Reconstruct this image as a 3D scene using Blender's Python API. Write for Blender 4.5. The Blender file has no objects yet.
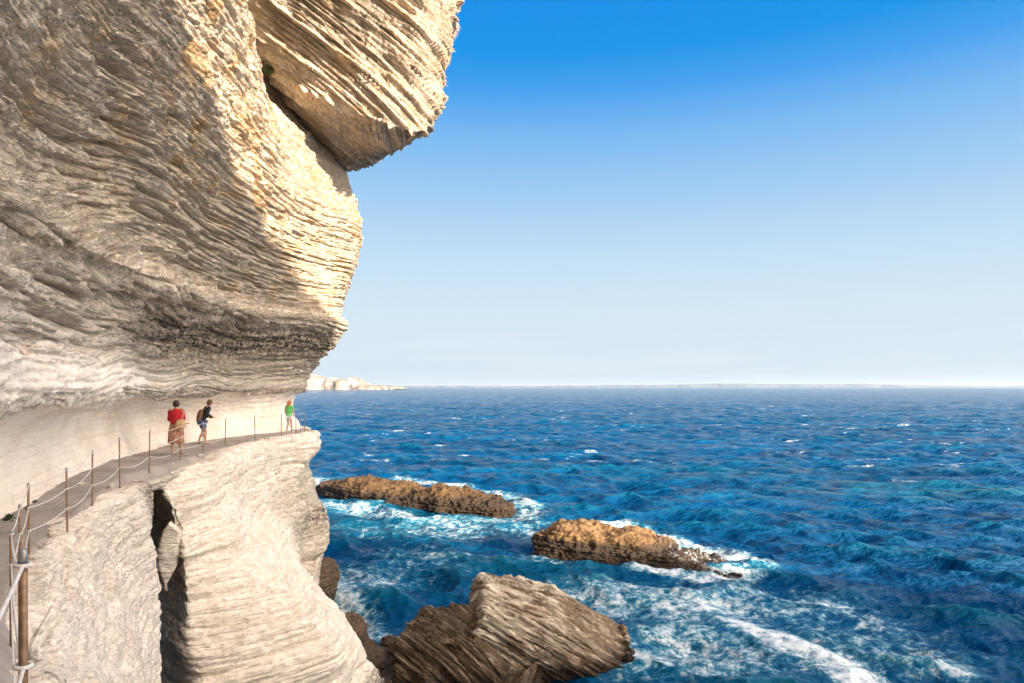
import bpy, bmesh, math, random, time
import numpy as np
from mathutils import Vector
T0 = time.time()
random.seed(7)
C = bpy.context.scene.collection
F = 1024 * 24.0 / 36.0
HC = 10.5                      # camera height above the sea
f32 = np.float32

# ------------------------------------------------------------------ noise
_r = np.random.RandomState(11)
_perm = np.tile(_r.permutation(256), 3).astype(np.int32)
_val = (_r.rand(256) * 2 - 1).astype(f32)
def noise(x, y, z):
    x = np.asarray(x, f32); y = np.asarray(y, f32); z = np.asarray(z, f32)
    x, y, z = np.broadcast_arrays(x, y, z)
    xi = np.floor(x); yi = np.floor(y); zi = np.floor(z)
    fx = x - xi; fy = y - yi; fz = z - zi
    xi = xi.astype(np.int32) & 255; yi = yi.astype(np.int32) & 255; zi = zi.astype(np.int32) & 255
    fx = fx * fx * (3 - 2 * fx); fy = fy * fy * (3 - 2 * fy); fz = fz * fz * (3 - 2 * fz)
    def h(a, b, c): return _val[_perm[_perm[_perm[a] + b] + c]]
    x1 = xi + 1; y1 = yi + 1; z1 = zi + 1
    a = h(xi, yi, zi); a = a + (h(x1, yi, zi) - a) * fx
    b = h(xi, y1, zi); b = b + (h(x1, y1, zi) - b) * fx
    c = h(xi, yi, z1); c = c + (h(x1, yi, z1) - c) * fx
    d = h(xi, y1, z1); d = d + (h(x1, y1, z1) - d) * fx
    a = a + (b - a) * fy; c = c + (d - c) * fy
    return a + (c - a) * fz
def fbm(x, y, z, o=4, g=0.5):
    s = 0; a = 1.0; t = 0
    for i in range(o):
        s = s + a * noise(x * 2.03 ** i + 17.1 * i, y * 2.03 ** i + 5.3 * i, z * 2.03 ** i + 9.7 * i)
        t += a; a *= g
    return s / t
def sstep(a, b, x):
    t = np.clip((x - a) / (b - a), 0, 1); return t * t * (3 - 2 * t)
def layers(b, X, Y, Z, f, lat, seed):
    q = b * f + 0.5 * noise(X * lat * 0.6, Y * lat * 0.6, Z * lat * 0.6 + seed)
    k = np.floor(q); t = q - k
    lat = lat * (.7 + .6 * _val[(k.astype(np.int32) * 7) & 255] ** 2)
    v0 = noise(X * lat + seed, Y * lat, k * 7.37 + Z * 0.05)
    v1 = noise(X * lat + seed, Y * lat, (k + 1) * 7.37 + Z * 0.05)
    v0 = .45 * v0 + .55 * np.round(v0 * 2.4 + .15) / 2.4; v1 = .45 * v1 + .55 * np.round(v1 * 2.4 + .15) / 2.4
    w = sstep(0.80, 1.0, t)
    return v0 + (v1 - v0) * w - 1.0 * np.exp(-((t - 0.86) / 0.10) ** 2) * sstep(-.1, .5, noise(X * lat * 2.2 + 40, Y * lat * 2.2, k * 3.1))

def slots(b, X, Y, Z, f, lat, seed, wd=.10):
    """broken, undercut gaps between beds"""
    q = b * f + .35 * noise(X * lat, Y * lat, Z * lat + seed)
    k = np.floor(q); t = q - k
    m = sstep(0, .16, noise(X * lat + seed * 3, Y * lat, k * 5.77 + seed) + .25 * noise(X * lat * 3, Y * lat * 3, k * 1.7))
    return m * np.exp(-((t - .5) / wd) ** 2) + .45 * m * sstep(.95, .5, t) * sstep(.38, .5, t)

# ------------------------------------------------------------------ mesh helpers
def link(o, parent=None):
    C.objects.link(o)
    if parent is not None: o.parent = parent
    return o
def tag(o, label=None, cat=None, group=None, kind=None):
    if label: o['label'] = label
    if cat: o['category'] = cat
    if group: o['group'] = group
    if kind: o['kind'] = kind
    return o
def mesh_np(name, V, Q, mat, parent=None, attrs=None, smooth=True):
    me = bpy.data.meshes.new(name)
    V = np.asarray(V, f32).reshape(-1, 3); Q = np.asarray(Q, np.int32)
    me.vertices.add(len(V)); me.vertices.foreach_set('co', V.ravel())
    n = Q.shape[1]
    me.loops.add(Q.size); me.loops.foreach_set('vertex_index', Q.ravel())
    me.polygons.add(len(Q)); me.polygons.foreach_set('loop_start', np.arange(0, Q.size, n, dtype=np.int32))
    me.polygons.foreach_set('loop_total', np.full(len(Q), n, np.int32))
    me.update(calc_edges=True)
    me.polygons.foreach_set('use_smooth', np.full(len(Q), smooth))
    if attrs:
        for k, a in attrs.items():
            at = me.attributes.new(k, 'FLOAT', 'POINT'); at.data.foreach_set('value', np.asarray(a, f32).ravel())
    me.materials.append(mat)
    return link(bpy.data.objects.new(name, me), parent)
def grid_quads(nu, nv, wrap=False):
    i = np.arange(nu * nv).reshape(nu, nv)
    if wrap: i = np.vstack([i, i[:1]])
    return np.stack([i[:-1, :-1], i[1:, :-1], i[1:, 1:], i[:-1, 1:]], -1).reshape(-1, 4)
def grid_mesh(name, P, mat, parent=None, attrs=None, wrap=False, flip=False):
    q = grid_quads(P.shape[0], P.shape[1], wrap)
    if flip: q = q[:, ::-1]
    return mesh_np(name, P, q, mat, parent, attrs)
def grid_normals(P):
    du = np.gradient(P, axis=0); dv = np.gradient(P, axis=1)
    n = np.cross(du, dv); l = np.linalg.norm(n, axis=-1, keepdims=True)
    return n / np.maximum(l, 1e-9)
def catmull(K, t, ten=0.38):
    """K (n, ...) key values, t parameters in [0, n-1]"""
    n = K.shape[0]; i = np.clip(np.floor(t).astype(int), 0, n - 2); u = (t - i)
    i0 = np.clip(i - 1, 0, n - 1); i3 = np.clip(i + 2, 0, n - 1)
    sh = (-1,) + (1,) * (K.ndim - 1); u = u.reshape(sh)
    m0 = (K[i + 1] - K[i0]) * ten; m1 = (K[i3] - K[i]) * ten
    u2 = u * u; u3 = u2 * u
    return (2*u3 - 3*u2 + 1) * K[i] + (u3 - 2*u2 + u) * m0 + (-2*u3 + 3*u2) * K[i+1] + (u3 - u2) * m1
def sample_params(K, axis, px=1.5, lo=3, hi=400):
    """per-segment counts proportional to apparent length from where a walker stands"""
    A = np.moveaxis(K, axis, 0)
    out = []
    for i in range(len(A) - 1):
        a, b = A[i], A[i + 1]
        L = np.linalg.norm(b - a, axis=-1); m = (a + b) / 2
        D = np.linalg.norm(m - np.array([0, 0, HC]), axis=-1)
        s = np.where(m[:, 1] > 2, L / np.maximum(D, 4) * F, L * 6)
        n = int(np.clip(np.percentile(s, 85) / px, lo, hi))
        out.append(i + np.arange(n) / n)
    return np.concatenate(out + [[len(A) - 1]])
def PX(px, py, D):
    return ((px - 512) / F * D, D, HC - (py - 387) / F * D)

# ------------------------------------------------------------------ materials
class NT:
    def __init__(s, name):
        s.m = bpy.data.materials.new(name); s.m.use_nodes = True
        s.t = s.m.node_tree; s.b = s.t.nodes['Principled BSDF']; s.o = s.t.nodes['Material Output']
    def n(s, typ, **kw):
        nd = s.t.nodes.new(typ)
        for k, v in kw.items():
            if k == 'ins':
                for a, b in v.items():
                    s.set(nd, a, b)
            else: setattr(nd, k, v)
        return nd
    def set(s, nd, k, v):
        if isinstance(v, bpy.types.NodeSocket): s.t.links.new(v, nd.inputs[k])
        else: nd.inputs[k].default_value = v
    def math(s, op, a, b=None, c=None, clamp=False):
        nd = s.t.nodes.new('ShaderNodeMath'); nd.operation = op; nd.use_clamp = clamp
        s.set(nd, 0, a)
        if b is not None: s.set(nd, 1, b)
        if c is not None: s.set(nd, 2, c)
        return nd.outputs[0]
    def mapr(s, v, a, b, c=0.0, d=1.0, sm=True):
        nd = s.t.nodes.new('ShaderNodeMapRange'); nd.interpolation_type = 'SMOOTHSTEP' if sm else 'LINEAR'
        s.set(nd, 0, v)
        for i, x in enumerate((a, b, c, d)): s.set(nd, 1 + i, x)
        return nd.outputs[0]
    def mix(s, f, a, b, mode='MIX'):
        nd = s.t.nodes.new('ShaderNodeMix'); nd.data_type = 'RGBA'; nd.blend_type = mode
        s.set(nd, 0, f)
        for i, x in ((6, a), (7, b)):
            if isinstance(x, tuple): x = (*x[:3], 1)
            s.set(nd, i, x)
        return nd.outputs[2]
    def attr(s, name): return s.n('ShaderNodeAttribute', attribute_name=name).outputs['Fac']
    def obj(s): return s.n('ShaderNodeTexCoord').outputs['Object']
    def mapping(s, v, scale=(1, 1, 1), rot=(0, 0, 0), loc=(0, 0, 0)):
        nd = s.n('ShaderNodeMapping'); s.set(nd, 'Vector', v)
        nd.inputs['Scale'].default_value = scale; nd.inputs['Rotation'].default_value = rot; nd.inputs['Location'].default_value = loc
        return nd.outputs[0]
    def noise(s, v, sc, det=4, rough=0.55, dist=0.0):
        nd = s.n('ShaderNodeTexNoise'); s.set(nd, 'Vector', v); nd.inputs['Scale'].default_value = sc
        nd.inputs['Detail'].default_value = det; nd.inputs['Roughness'].default_value = rough; nd.inputs['Distortion'].default_value = dist
        return nd.outputs['Fac']
    def bump(s, h, strength, dist, normal=None):
        nd = s.n('ShaderNodeBump'); s.set(nd, 'Height', h); nd.inputs['Strength'].default_value = strength
        nd.inputs['Distance'].default_value = dist
        if normal is not None: s.set(nd, 'Normal', normal)
        return nd.outputs[0]

def simple(name, col, rough=0.7, metal=0.0, var=0.15, sc=20.0, bump=0.0):
    m = NT(name); v = m.obj(); n = m.noise(v, sc)
    c2 = tuple(max(0, c * (1 - var * 2)) for c in col)
    m.set(m.b, 'Base Color', m.mix(m.mapr(n, .3, .7), c2, tuple(col)))
    m.b.inputs['Roughness'].default_value = rough; m.b.inputs['Metallic'].default_value = metal
    if bump: m.set(m.b, 'Normal', m.bump(m.noise(v, sc * 3), bump, 0.01))
    return m.m

def limestone(name, dark=1.0):
    m = NT(name); v = m.obj()
    st = m.attr('stain_shade'); wm = m.attr('warm'); pl = m.attr('pale'); bd = m.attr('bed')
    sx = m.n('ShaderNodeSeparateXYZ', ins={0: v}).outputs
    cb = m.n('ShaderNodeCombineXYZ', ins={0: sx[0], 1: sx[1], 2: bd}).outputs[0]
    n1 = m.noise(v, 0.9, 6, 0.6, 0.6); n3 = m.noise(v, 7.0, 5, 0.7)
    n2 = m.noise(m.mapping(cb, scale=(.55, .55, 3.2)), 2.2, 6, 0.65, 0.3)
    lam = m.noise(m.mapping(cb, scale=(.8, .8, 7.0)), 1.7, 5, .62, .25)
    lam2 = m.noise(m.mapping(cb, scale=(1.0, 1.0, 5.0)), 5.5, 4, .6, .2)
    base = m.mix(m.mapr(n2, .32, .68), (0.70, 0.585, 0.465), (0.86, 0.755, 0.635))
    base = m.mix(m.math('MULTIPLY', m.mapr(n1, .46, .70), m.math('MULTIPLY', wm, .8)), base, (0.80, 0.57, 0.34))
    base = m.mix(pl, base, m.mix(m.mapr(n1, .35, .65), (0.77, 0.685, 0.61), (0.87, 0.80, 0.735)))
    base = m.mix(m.math('MULTIPLY', m.mapr(n3, .57, .74), 0.5), base, (0.44, 0.33, 0.225))
    base = m.mix(m.math('MULTIPLY', m.mapr(lam, .44, .34), m.math('SUBTRACT', .55, m.math('MULTIPLY', pl, .45))), base, (0.54, 0.42, 0.31))
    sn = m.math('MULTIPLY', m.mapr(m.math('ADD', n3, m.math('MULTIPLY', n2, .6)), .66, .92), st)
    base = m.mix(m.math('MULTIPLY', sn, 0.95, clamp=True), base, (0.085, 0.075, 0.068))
    m.set(m.b, 'Base Color', base)
    m.b.inputs['Roughness'].default_value = 0.93
    m.b.inputs['Specular IOR Level'].default_value = 0.2
    soft = m.math('SUBTRACT', 1.0, m.math('MULTIPLY', pl, .97))
    h1 = m.math('MULTIPLY', m.math('ADD', m.mapr(lam, .40, .56), m.math('MULTIPLY', m.mapr(lam2, .38, .58), .5)), soft)
    nb = m.bump(h1, 0.95, 0.15)
    h = m.math('ADD', m.math('MULTIPLY', m.noise(m.mapping(v, scale=(1, 1, 1.8)), 8, 6, .7), 0.7), m.math('MULTIPLY', m.noise(v, 35, 4, .65), 0.3))
    m.set(m.b, 'Normal', m.bump(m.math('MULTIPLY', h, m.math('SUBTRACT', 1.0, m.math('MULTIPLY', pl, .6))), 0.7, 0.07, nb))
    return m.m

def brownrock(name, c1, c2, c3, wet=(0.045, 0.03, 0.02), bs=8, lay=False, bd_=.08, wl=.35):
    m = NT(name); v = m.obj()
    geo = m.n('ShaderNodeNewGeometry'); z = m.n('ShaderNodeSeparateXYZ', ins={0: geo.outputs['Position']}).outputs[2]
    pale = m.attr('pale')
    n1 = m.noise(v, 0.8, 6, 0.65, 0.5); n2 = m.noise(v, 4.5, 6, 0.7)
    col = m.mix(m.mapr(n2, .35, .65), c1, c2)
    col = m.mix(m.math('MULTIPLY', m.mapr(n1, .36, .56), m.math('ADD', m.math('MULTIPLY', pale, .8), .2)), col, c3)
    w = m.mapr(m.math('ADD', z, m.math('MULTIPLY', n1, -0.9)), wl - .5, wl, 1.0, 0.0)
    bd = m.attr('bed'); sx = m.n('ShaderNodeSeparateXYZ', ins={0: v}).outputs
    cb = m.n('ShaderNodeCombineXYZ', ins={0: sx[0], 1: sx[1], 2: bd}).outputs[0]
    lam = m.noise(m.mapping(cb, scale=(.7, .7, 8.0)), 1.8, 5, .62, .3)
    if lay: col = m.mix(m.mapr(lam, .50, .38), col, c1); col = m.mix(m.math('MULTIPLY', m.mapr(lam, .56, .64), .5), col, c3)
    col = m.mix(w, col, wet)
    ws = m.math('MULTIPLY', m.mapr(m.noise(m.mapping(v, scale=(1.6, .6, .6)), 2.0, 6, .7, .8), .50, .68), m.attr('wash'))
    col = m.mix(ws, col, (.60, .64, .68))
    m.set(m.b, 'Base Color', col)
    m.set(m.b, 'Roughness', m.mapr(w, 0, 1, 0.92, 0.35))
    m.b.inputs['Specular IOR Level'].default_value = 0.3
    m.set(m.b, 'Normal', m.bump(m.noise(v, bs, 6, .72), 0.8, bd_, m.bump(m.mapr(lam, .38, .58), .9, .12 if lay else .001)))
    return m.m

# ------------------------------------------------------------------ sun and sky
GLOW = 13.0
SUN_AZ = math.radians(132.0)    # clockwise from +Y
SUN_EL = math.radians(15.0)
sdir = Vector((math.sin(SUN_AZ) * math.cos(SUN_EL), math.cos(SUN_AZ) * math.cos(SUN_EL), math.sin(SUN_EL)))
sl = bpy.data.lights.new('sun', 'SUN'); sl.energy = 5.0; sl.angle = math.radians(0.53); sl.color = (1.0, 0.82, 0.60)
so = link(bpy.data.objects.new('sun', sl)); so.rotation_euler = (-sdir).to_track_quat('-Z', 'Y').to_euler(); so.location = (20, -30, 80)
W = bpy.data.worlds.new('World'); bpy.context.scene.world = W; W.use_nodes = True
wt = W.node_tree; bg = wt.nodes['Background']
sky = wt.nodes.new('ShaderNodeTexSky'); sky.sky_type = 'NISHITA'; sky.sun_disc = False
sky.sun_elevation = SUN_EL; sky.sun_rotation = SUN_AZ; sky.air_density = 1.0; sky.dust_density = 0.6; sky.ozone_density = 2.2
EXPO = 1.72; SKY_K = 0.12
def wn(t, **kw):
    nd = wt.nodes.new(t)
    for k, v in kw.items(): setattr(nd, k, v)
    return nd
tc = wn('ShaderNodeTexCoord'); sep = wn('ShaderNodeSeparateXYZ'); wt.links.new(tc.outputs['Generated'], sep.inputs[0])
ramp = wn('ShaderNodeValToRGB'); wt.links.new(sep.outputs[2], ramp.inputs[0]); cr = ramp.color_ramp
stops = [(0.0, (.65, .75, .86)), (.045, (.68, .78, .88)), (.11, (.64, .78, .90)), (.18, (.55, .74, .90)), (.34, (.20, .49, .88)), (.40, (.05, .35, .86)), (.44, (.0, .30, .84)), (.48, (.0, .28, .83)), (.60, (.004, .20, .68)), (1.0, (.003, .12, .45))]
while len(cr.elements) < len(stops): cr.elements.new(.5)
for e, (p, c) in zip(cr.elements, stops): e.position = p
for e, (p, c) in zip(cr.elements, stops): e.color = (*[min(1, x) for x in c], 1)
# faint high wisps near the horizon
mp = wn('ShaderNodeMapping'); mp.inputs['Scale'].default_value = (2.2, 2.2, 34); wt.links.new(tc.outputs['Generated'], mp.inputs[0])
wi = wn('ShaderNodeTexNoise'); wi.inputs['Scale'].default_value = 2.0; wi.inputs['Detail'].default_value = 6; wt.links.new(mp.outputs[0], wi.inputs['Vector'])
mr = wn('ShaderNodeMapRange'); mr.interpolation_type = 'SMOOTHSTEP'; wt.links.new(wi.outputs[0], mr.inputs[0]); mr.inputs[1].default_value = .48; mr.inputs[2].default_value = .72; mr.inputs[4].default_value = .30
mr2 = wn('ShaderNodeMapRange'); mr2.interpolation_type = 'SMOOTHSTEP'; wt.links.new(sep.outputs[2], mr2.inputs[0]); mr2.inputs[1].default_value = .16; mr2.inputs[2].default_value = .03
mm = wn('ShaderNodeMath', operation='MULTIPLY'); wt.links.new(mr.outputs[0], mm.inputs[0]); wt.links.new(mr2.outputs[0], mm.inputs[1])
mxw = wn('ShaderNodeMix', data_type='RGBA'); wt.links.new(mm.outputs[0], mxw.inputs[0]); wt.links.new(ramp.outputs[0], mxw.inputs[6]); mxw.inputs[7].default_value = (.80, .86, .92, 1)
vs = wn('ShaderNodeVectorMath', operation='SCALE'); wt.links.new(mxw.outputs[2], vs.inputs[0]); vs.inputs['Scale'].default_value = 1 / (SKY_K * 2 ** EXPO)
m1 = wn('ShaderNodeMix', data_type='RGBA'); m1.inputs[0].default_value = .985; wt.links.new(sky.outputs[0], m1.inputs[6]); wt.links.new(vs.outputs[0], m1.inputs[7])
# warm fill added to the sky on the sun side, brightening the shaded rock
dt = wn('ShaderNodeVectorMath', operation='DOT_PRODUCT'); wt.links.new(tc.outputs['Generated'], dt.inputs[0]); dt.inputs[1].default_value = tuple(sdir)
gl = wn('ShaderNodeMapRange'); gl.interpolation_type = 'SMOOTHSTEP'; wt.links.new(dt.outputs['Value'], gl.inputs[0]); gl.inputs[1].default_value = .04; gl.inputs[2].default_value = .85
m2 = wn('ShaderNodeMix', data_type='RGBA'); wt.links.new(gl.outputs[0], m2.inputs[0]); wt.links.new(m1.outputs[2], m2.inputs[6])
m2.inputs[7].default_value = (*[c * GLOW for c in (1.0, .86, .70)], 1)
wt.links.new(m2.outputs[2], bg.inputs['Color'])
bg.inputs['Strength'].default_value = SKY_K

# ------------------------------------------------------------------ path course
def pz(Y):
    return HC + np.interp(Y, [-10, 1, 5, 7, 10, 12, 14, 16, 18, 22, 30, 40], [-1.5, -1.6, -2.2, -2.45, -2.38, -2.35, -2.24, -2.12, -2.1, -2.15, -2.15, -2.15])

M_lime = limestone('weathered_limestone')
# ------------------------------------------------------------------ the cliff wall above the path
def disp_cliff(P, N, nose, rough):
    X, Y, Z = P[..., 0], P[..., 1], P[..., 2] - HC
    up = sstep(-0.25, 0.5, Z - nose)
    b_lo = Z - 0.02 * Y + 0.25 * noise(X * .25, Y * .25, Z * .2)
    gy = -np.logaddexp(0, (15.0 - Y) * .3) / .3     # the beds fold down towards the near end
    b_lo = b_lo - .04 * gy
    b_up = Z + 0.07 * X - 0.04 * Y - .13 * gy + 0.25 * noise(X * .2, Y * .2, Z * .2 + 4)
    d = 0.32 * fbm(X * .33, Y * .33, Z * .33, 3)
    for b, w, s in ((b_lo, 1 - up, 3.1), (b_up, up, 8.7)):
        e = 0.08 * layers(b, X, Y, Z, 1.1, .15, s) + 0.10 * layers(b, X, Y, Z, 2.7, .35, s + 5) \
            + 0.10 * layers(b, X, Y, Z, 5.0, .6, s + 9) + 0.05 * layers(b, X, Y, Z, 10, 1.2, s + 2)
        e = e - .20 * slots(b, X, Y, Z, 2.3, .50, s, .10) - .15 * slots(b, X, Y, Z, 4.6, .85, s + 4, .14) - .05 * slots(b, X, Y, Z, 8.5, 1.0, s + 6, .18)
        e = e + 0.07 * fbm(X * 1.2, Y * 1.2, b * 4.0, 4, .7) + .05 * fbm(X * 3, Y * 3, b * 9, 3, .7)
        d = d + e * w * rough * .74
    ch = fbm(X * .9, Y * .9, Z * 1.3, 5, .62)
    d = d + (.18 * (np.abs(ch) - .2) + .05 * np.round(fbm(X * 1.1 + 5, Y * 1.1, Z * 2.2, 3, .6) * 5) / 5) * rough * (.45 + .55 * up)
    d = d + 0.035 * fbm(X * 5, Y * 5, Z * 7, 3, .6) * rough
    return d, b_lo * (1 - up) + b_up * up

ST = [  # foot x, y, nose z, nose off, off at +2.5, +5, +8, top off, top z
    (115, -30, 3, 2, 2, 2, 2, 2, 12.2), (78, -19, 3, 2, 2, 2, 2, 2, 12.2), (62, -15, 3, 2, 2, 2, 2, 2, 12.8), (50, -14, 3, 2, 2, 2, 2, 2, 18),  # stations behind the camera: unseen cliff added, skyline shaped to cast the shade
    (40, -13, 3, 2, 2, 2, 2, 2, 21.5), (27, -12, 2.5, 1.5, 1.6, 1.8, 2, 2, 19.2), (12, -10.5, 2, 1.2, 1.3, 1.6, 1.8, 2, 16), (-.5, -4.8, 1.8, 1.1, 1.2, 1.3, 1.5, 1.8, 16),
    (-5.0, 3.5, 1.7, 1.3, 1.4, 1.5, 1.7, 2.0, 22), (-7.3, 8, 1.85, 1.8, 1.7, 1.9, 2.1, 2.4, 24), (-8.9, 11.8, 2.1, 2.1, 2.0, 2.3, 2.6, 2.8, 25),
    (-10.3, 16, 2.35, 2.3, 2.3, 2.7, 3.2, 3.4, 26), (-11.5, 20, 2.5, 2.5, 2.7, 3.4, 3.7, 2.9, 26), (-12.3, 24, 2.65, 2.6, 3.1, 3.8, 3.4, 1.3, 26),
    (-12.4, 27.5, 2.75, 2.7, 3.0, 3.6, 2.8, .2, 26), (-11.8, 30.5, 2.9, 2.75, 2.8, 3.45, 2.6, -.2, 26), (-11.1, 32.8, 3.0, 2.75, 2.65, 3.2, 2.2, -.4, 26),
    (-10.9, 34.6, 3.0, 2.5, 2.5, 3.1, 2.2, -.4, 26), (-11.8, 37.2, 3.0, 2.5, 2.6, 3.0, 2.8, 2.4, 26), (-15, 41, 3.0, 2.0, 2.2, 2.5, 2.5, 2.4, 26), (-24, 46, 3.0, 2, 2.2, 2.5, 2.5, 2.4, 26)]
foot = np.array([(s[0], s[1]) for s in ST], float)
def curve_normals(Pts):
    t = np.gradient(Pts, axis=0); t /= np.linalg.norm(t, axis=1, keepdims=True)
    return np.stack([t[:, 1], -t[:, 0]], 1)
fn = curve_normals(foot)
K = []
for i, s in enumerate(ST):
    x, y, nz, no, o1, o2, o3, ot, zt = s
    p0 = float(pz(y)) - HC
    rows = [(-1.5, p0 - 2.5), (-.2, p0 - .35), (0, p0), (-.28, p0 + .8), (-.2, p0 + 1.4), (.25, -.42), (.95, -.36), (1.25, -.12), (1.32, .5),
            (1.25, nz - 1.3), (1.5, nz - .6), (no - .25, nz - .15), (no, nz + .1), (no - .35, nz + .9), (o1, nz + 2.5), (o2, nz + 5), (o3, nz + 8), (ot, nz + 12), (ot, zt - 2), (ot - 1.2, zt), (ot - 6, zt + 1), (-24, zt + 2)]
    if i < 8: rows = [(o, z if (z < 1 or j >= 18) else 1 + (z - 1) * (zt - 3.5) / 14.) for j, (o, z) in enumerate(rows)]
    if i >= 15: rows[5] = (.0, -.40); rows[6] = (.25, -.36); rows[7] = (.42, -.12); rows[8] = (.45, .45); rows[9] = (1.0, 1.3); rows[10] = (1.7, 2.1)
    K.append([(x + fn[i, 0] * o, y + fn[i, 1] * o, HC + z) for o, z in rows])
K = np.array(K)
u = sample_params(K[:, :18], 0, 1.12, 8, 200); v = sample_params(K[7:], 1, 1.15, 6, 200)
P = catmull(catmull(K, u).swapaxes(0, 1), v).swapaxes(0, 1)
print('wall', P.shape)
nose = np.interp(u, np.arange(len(ST)), [s[2] for s in ST])[:, None]
N = grid_normals(P)
Zr = P[..., 2] - HC
X, Y = P[..., 0], P[..., 1]
# smooth pale limestone of the notch and the band above its lip
pale = np.clip(1 - sstep(-.45, -.25, Zr), 0, 1)
band = np.exp(-((Zr - (.15 + 0.0 * Y)) / .42) ** 2)
rough = 1.05 - .85 * pale - .55 * band
dd_, bed = disp_cliff(P, N, nose, rough)
P = P + N * dd_[..., None]
fade = sstep(2, 10, 0 * Y + np.abs(Y - 10) * 0 + Y)
pale_a = np.clip(pale * 1.0 + band * .55 + .55 * (1 - sstep(.6, 2.4, Zr)) * (1 - sstep(15, 25, Y)), 0, 1)
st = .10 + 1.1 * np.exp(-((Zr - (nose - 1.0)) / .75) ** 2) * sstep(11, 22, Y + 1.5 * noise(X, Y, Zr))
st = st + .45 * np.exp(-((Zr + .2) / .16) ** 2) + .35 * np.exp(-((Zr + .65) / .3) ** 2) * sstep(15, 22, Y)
st = st + .28 * sstep(.0, .5, noise(X * .3 + 3, Y * .3, Zr * .35)) * sstep(2, 4, Zr) * (1 - sstep(12, 20, Y))
st = np.where(pale > .5, st * .55, st)
wm = sstep(2.5, 4, Zr) * .9 + .15 + .9 * sstep(4, 6, Zr) * sstep(12, 15, Y) * (1 - sstep(22, 27, Y))
wall = grid_mesh('cliff', P, M_lime, attrs={'bed': bed, 'pale': pale_a, 'stain_shade': st * 1.0, 'warm': wm})
tag(wall, kind='structure')

# ------------------------------------------------------------------ overhanging block
BK = [[PX(*p) for p in col] for col in [
    [(285, 120, 35), (290, 112, 34), (262, 66, 31.5), (240, 30, 31), (222, -5, 30.5), (185, -80, 30), (150, -260, 30), (150, -330, 38)],
    [(300, 150, 35), (312, 138, 33.5), (282, 78, 29.5), (268, 40, 29.0), (258, 0, 28.7), (240, -80, 28.5), (220, -260, 28.5), (220, -330, 38)],
    [(330, 170, 36), (340, 160, 33.5), (322, 97, 28.6), (318, 50, 28.2), (315, 0, 28), (305, -80, 27.7), (300, -260, 27.5), (300, -330, 38)],
    [(350, 172, 37), (372, 158, 33.5), (372, 119, 28.3), (375, 60, 27.9), (375, 0, 27.7), (370, -80, 27.5), (370, -260, 27.5), (360, -330, 38)],
    [(372, 165, 38), (398, 149, 33), (412, 132, 28.6), (420, 70, 28.0), (428, 0, 27.8), (430, -80, 27.8), (430, -260, 27.8), (420, -330, 38)],
    [(375, 160, 40), (405, 145, 34), (430, 130, 29.8), (443, 85, 29.6), (458, 0, 29.4), (464, -80, 29.4), (466, -260, 29.4), (440, -330, 38)],
    [(370, 150, 42), (395, 140, 37), (412, 125, 34.0), (428, 80, 34.5), (440, 0, 35.0), (448, -80, 35.0), (450, -260, 35.0), (430, -330, 42)],
    [(330, 150, 45), (350, 140, 43), (360, 125, 42.0), (370, 80, 42.5), (380, 0, 43.0), (388, -80, 43.0), (390, -260, 43.0), (380, -330, 45)]]]
K = np.array(BK)
K = np.stack([K[:, 0], K[:, 1], K[:, 1] * .12 + K[:, 2] * .88, K[:, 2], K[:, 2] * .86 + K[:, 3] * .14, K[:, 3], K[:, 4], K[:, 5], K[:, 6], K[:, 7]], 1)
u = sample_params(K[:, :8], 0, 1.3, 10, 110); v = sample_params(K, 1, 1.5, 10, 110)
P = catmull(catmull(K, u).swapaxes(0, 1), v).swapaxes(0, 1)
print('block', P.shape)
N = grid_normals(P)
if (N[len(u)//2, len(v)//2, 1]) > 0: N = -N
X, Y, Z = P[..., 0], P[..., 1], P[..., 2]
b = Z + .85 * X - .15 * Y + .35 * noise(X * .25, Y * .25, Z * .25)
d = .35 * fbm(X * .3 + 9, Y * .3, Z * .3, 3) + .14 * layers(b, X, Y, Z, .8, .2, 5.9) + .15 * layers(b, X, Y, Z, 2.1, .4, 4.1) + .10 * layers(b, X, Y, Z, 4.8, 1.2, 6.6) \
    + .055 * layers(b, X, Y, Z, 10, 2.4, 2.2) - .20 * slots(b, X, Y, Z, 1.7, .4, 7.1, .10) - .12 * slots(b, X, Y, Z, 3.6, .8, 5.1, .13) - .06 * slots(b, X, Y, Z, 7.5, 1.5, 8.1, .18) + .07 * fbm(X * 1.4, Y * 1.4, b * 3.5, 4, .68) + .14 * (np.abs(fbm(X * .8, Y * .8, Z * .8, 5, .62)) - .2) + .04 * fbm(X * 4, Y * 4, Z * 4, 3)
d = d * (.42 + .58 * sstep(1.2, 2.2, v))[None]
P = P + N * d[..., None]
ob = grid_mesh('cliff_overhang', P, M_lime, attrs={'bed': b, 'pale': .15 * sstep(1.2, 2.2, v)[None] + 0 * X, 'stain_shade': .12 + .7 * (1 - sstep(.9, 1.6, v)[None]) + .4 * sstep(.1, .6, noise(X * .5, Y * .5, Z * .5)), 'warm': X * 0 + 1.25 * (1 + .8 * (1 - sstep(.9, 1.6, v)[None]))})  # underside rows tinted darker and browner, shade put into the colour
tag(ob, kind='structure')

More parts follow.
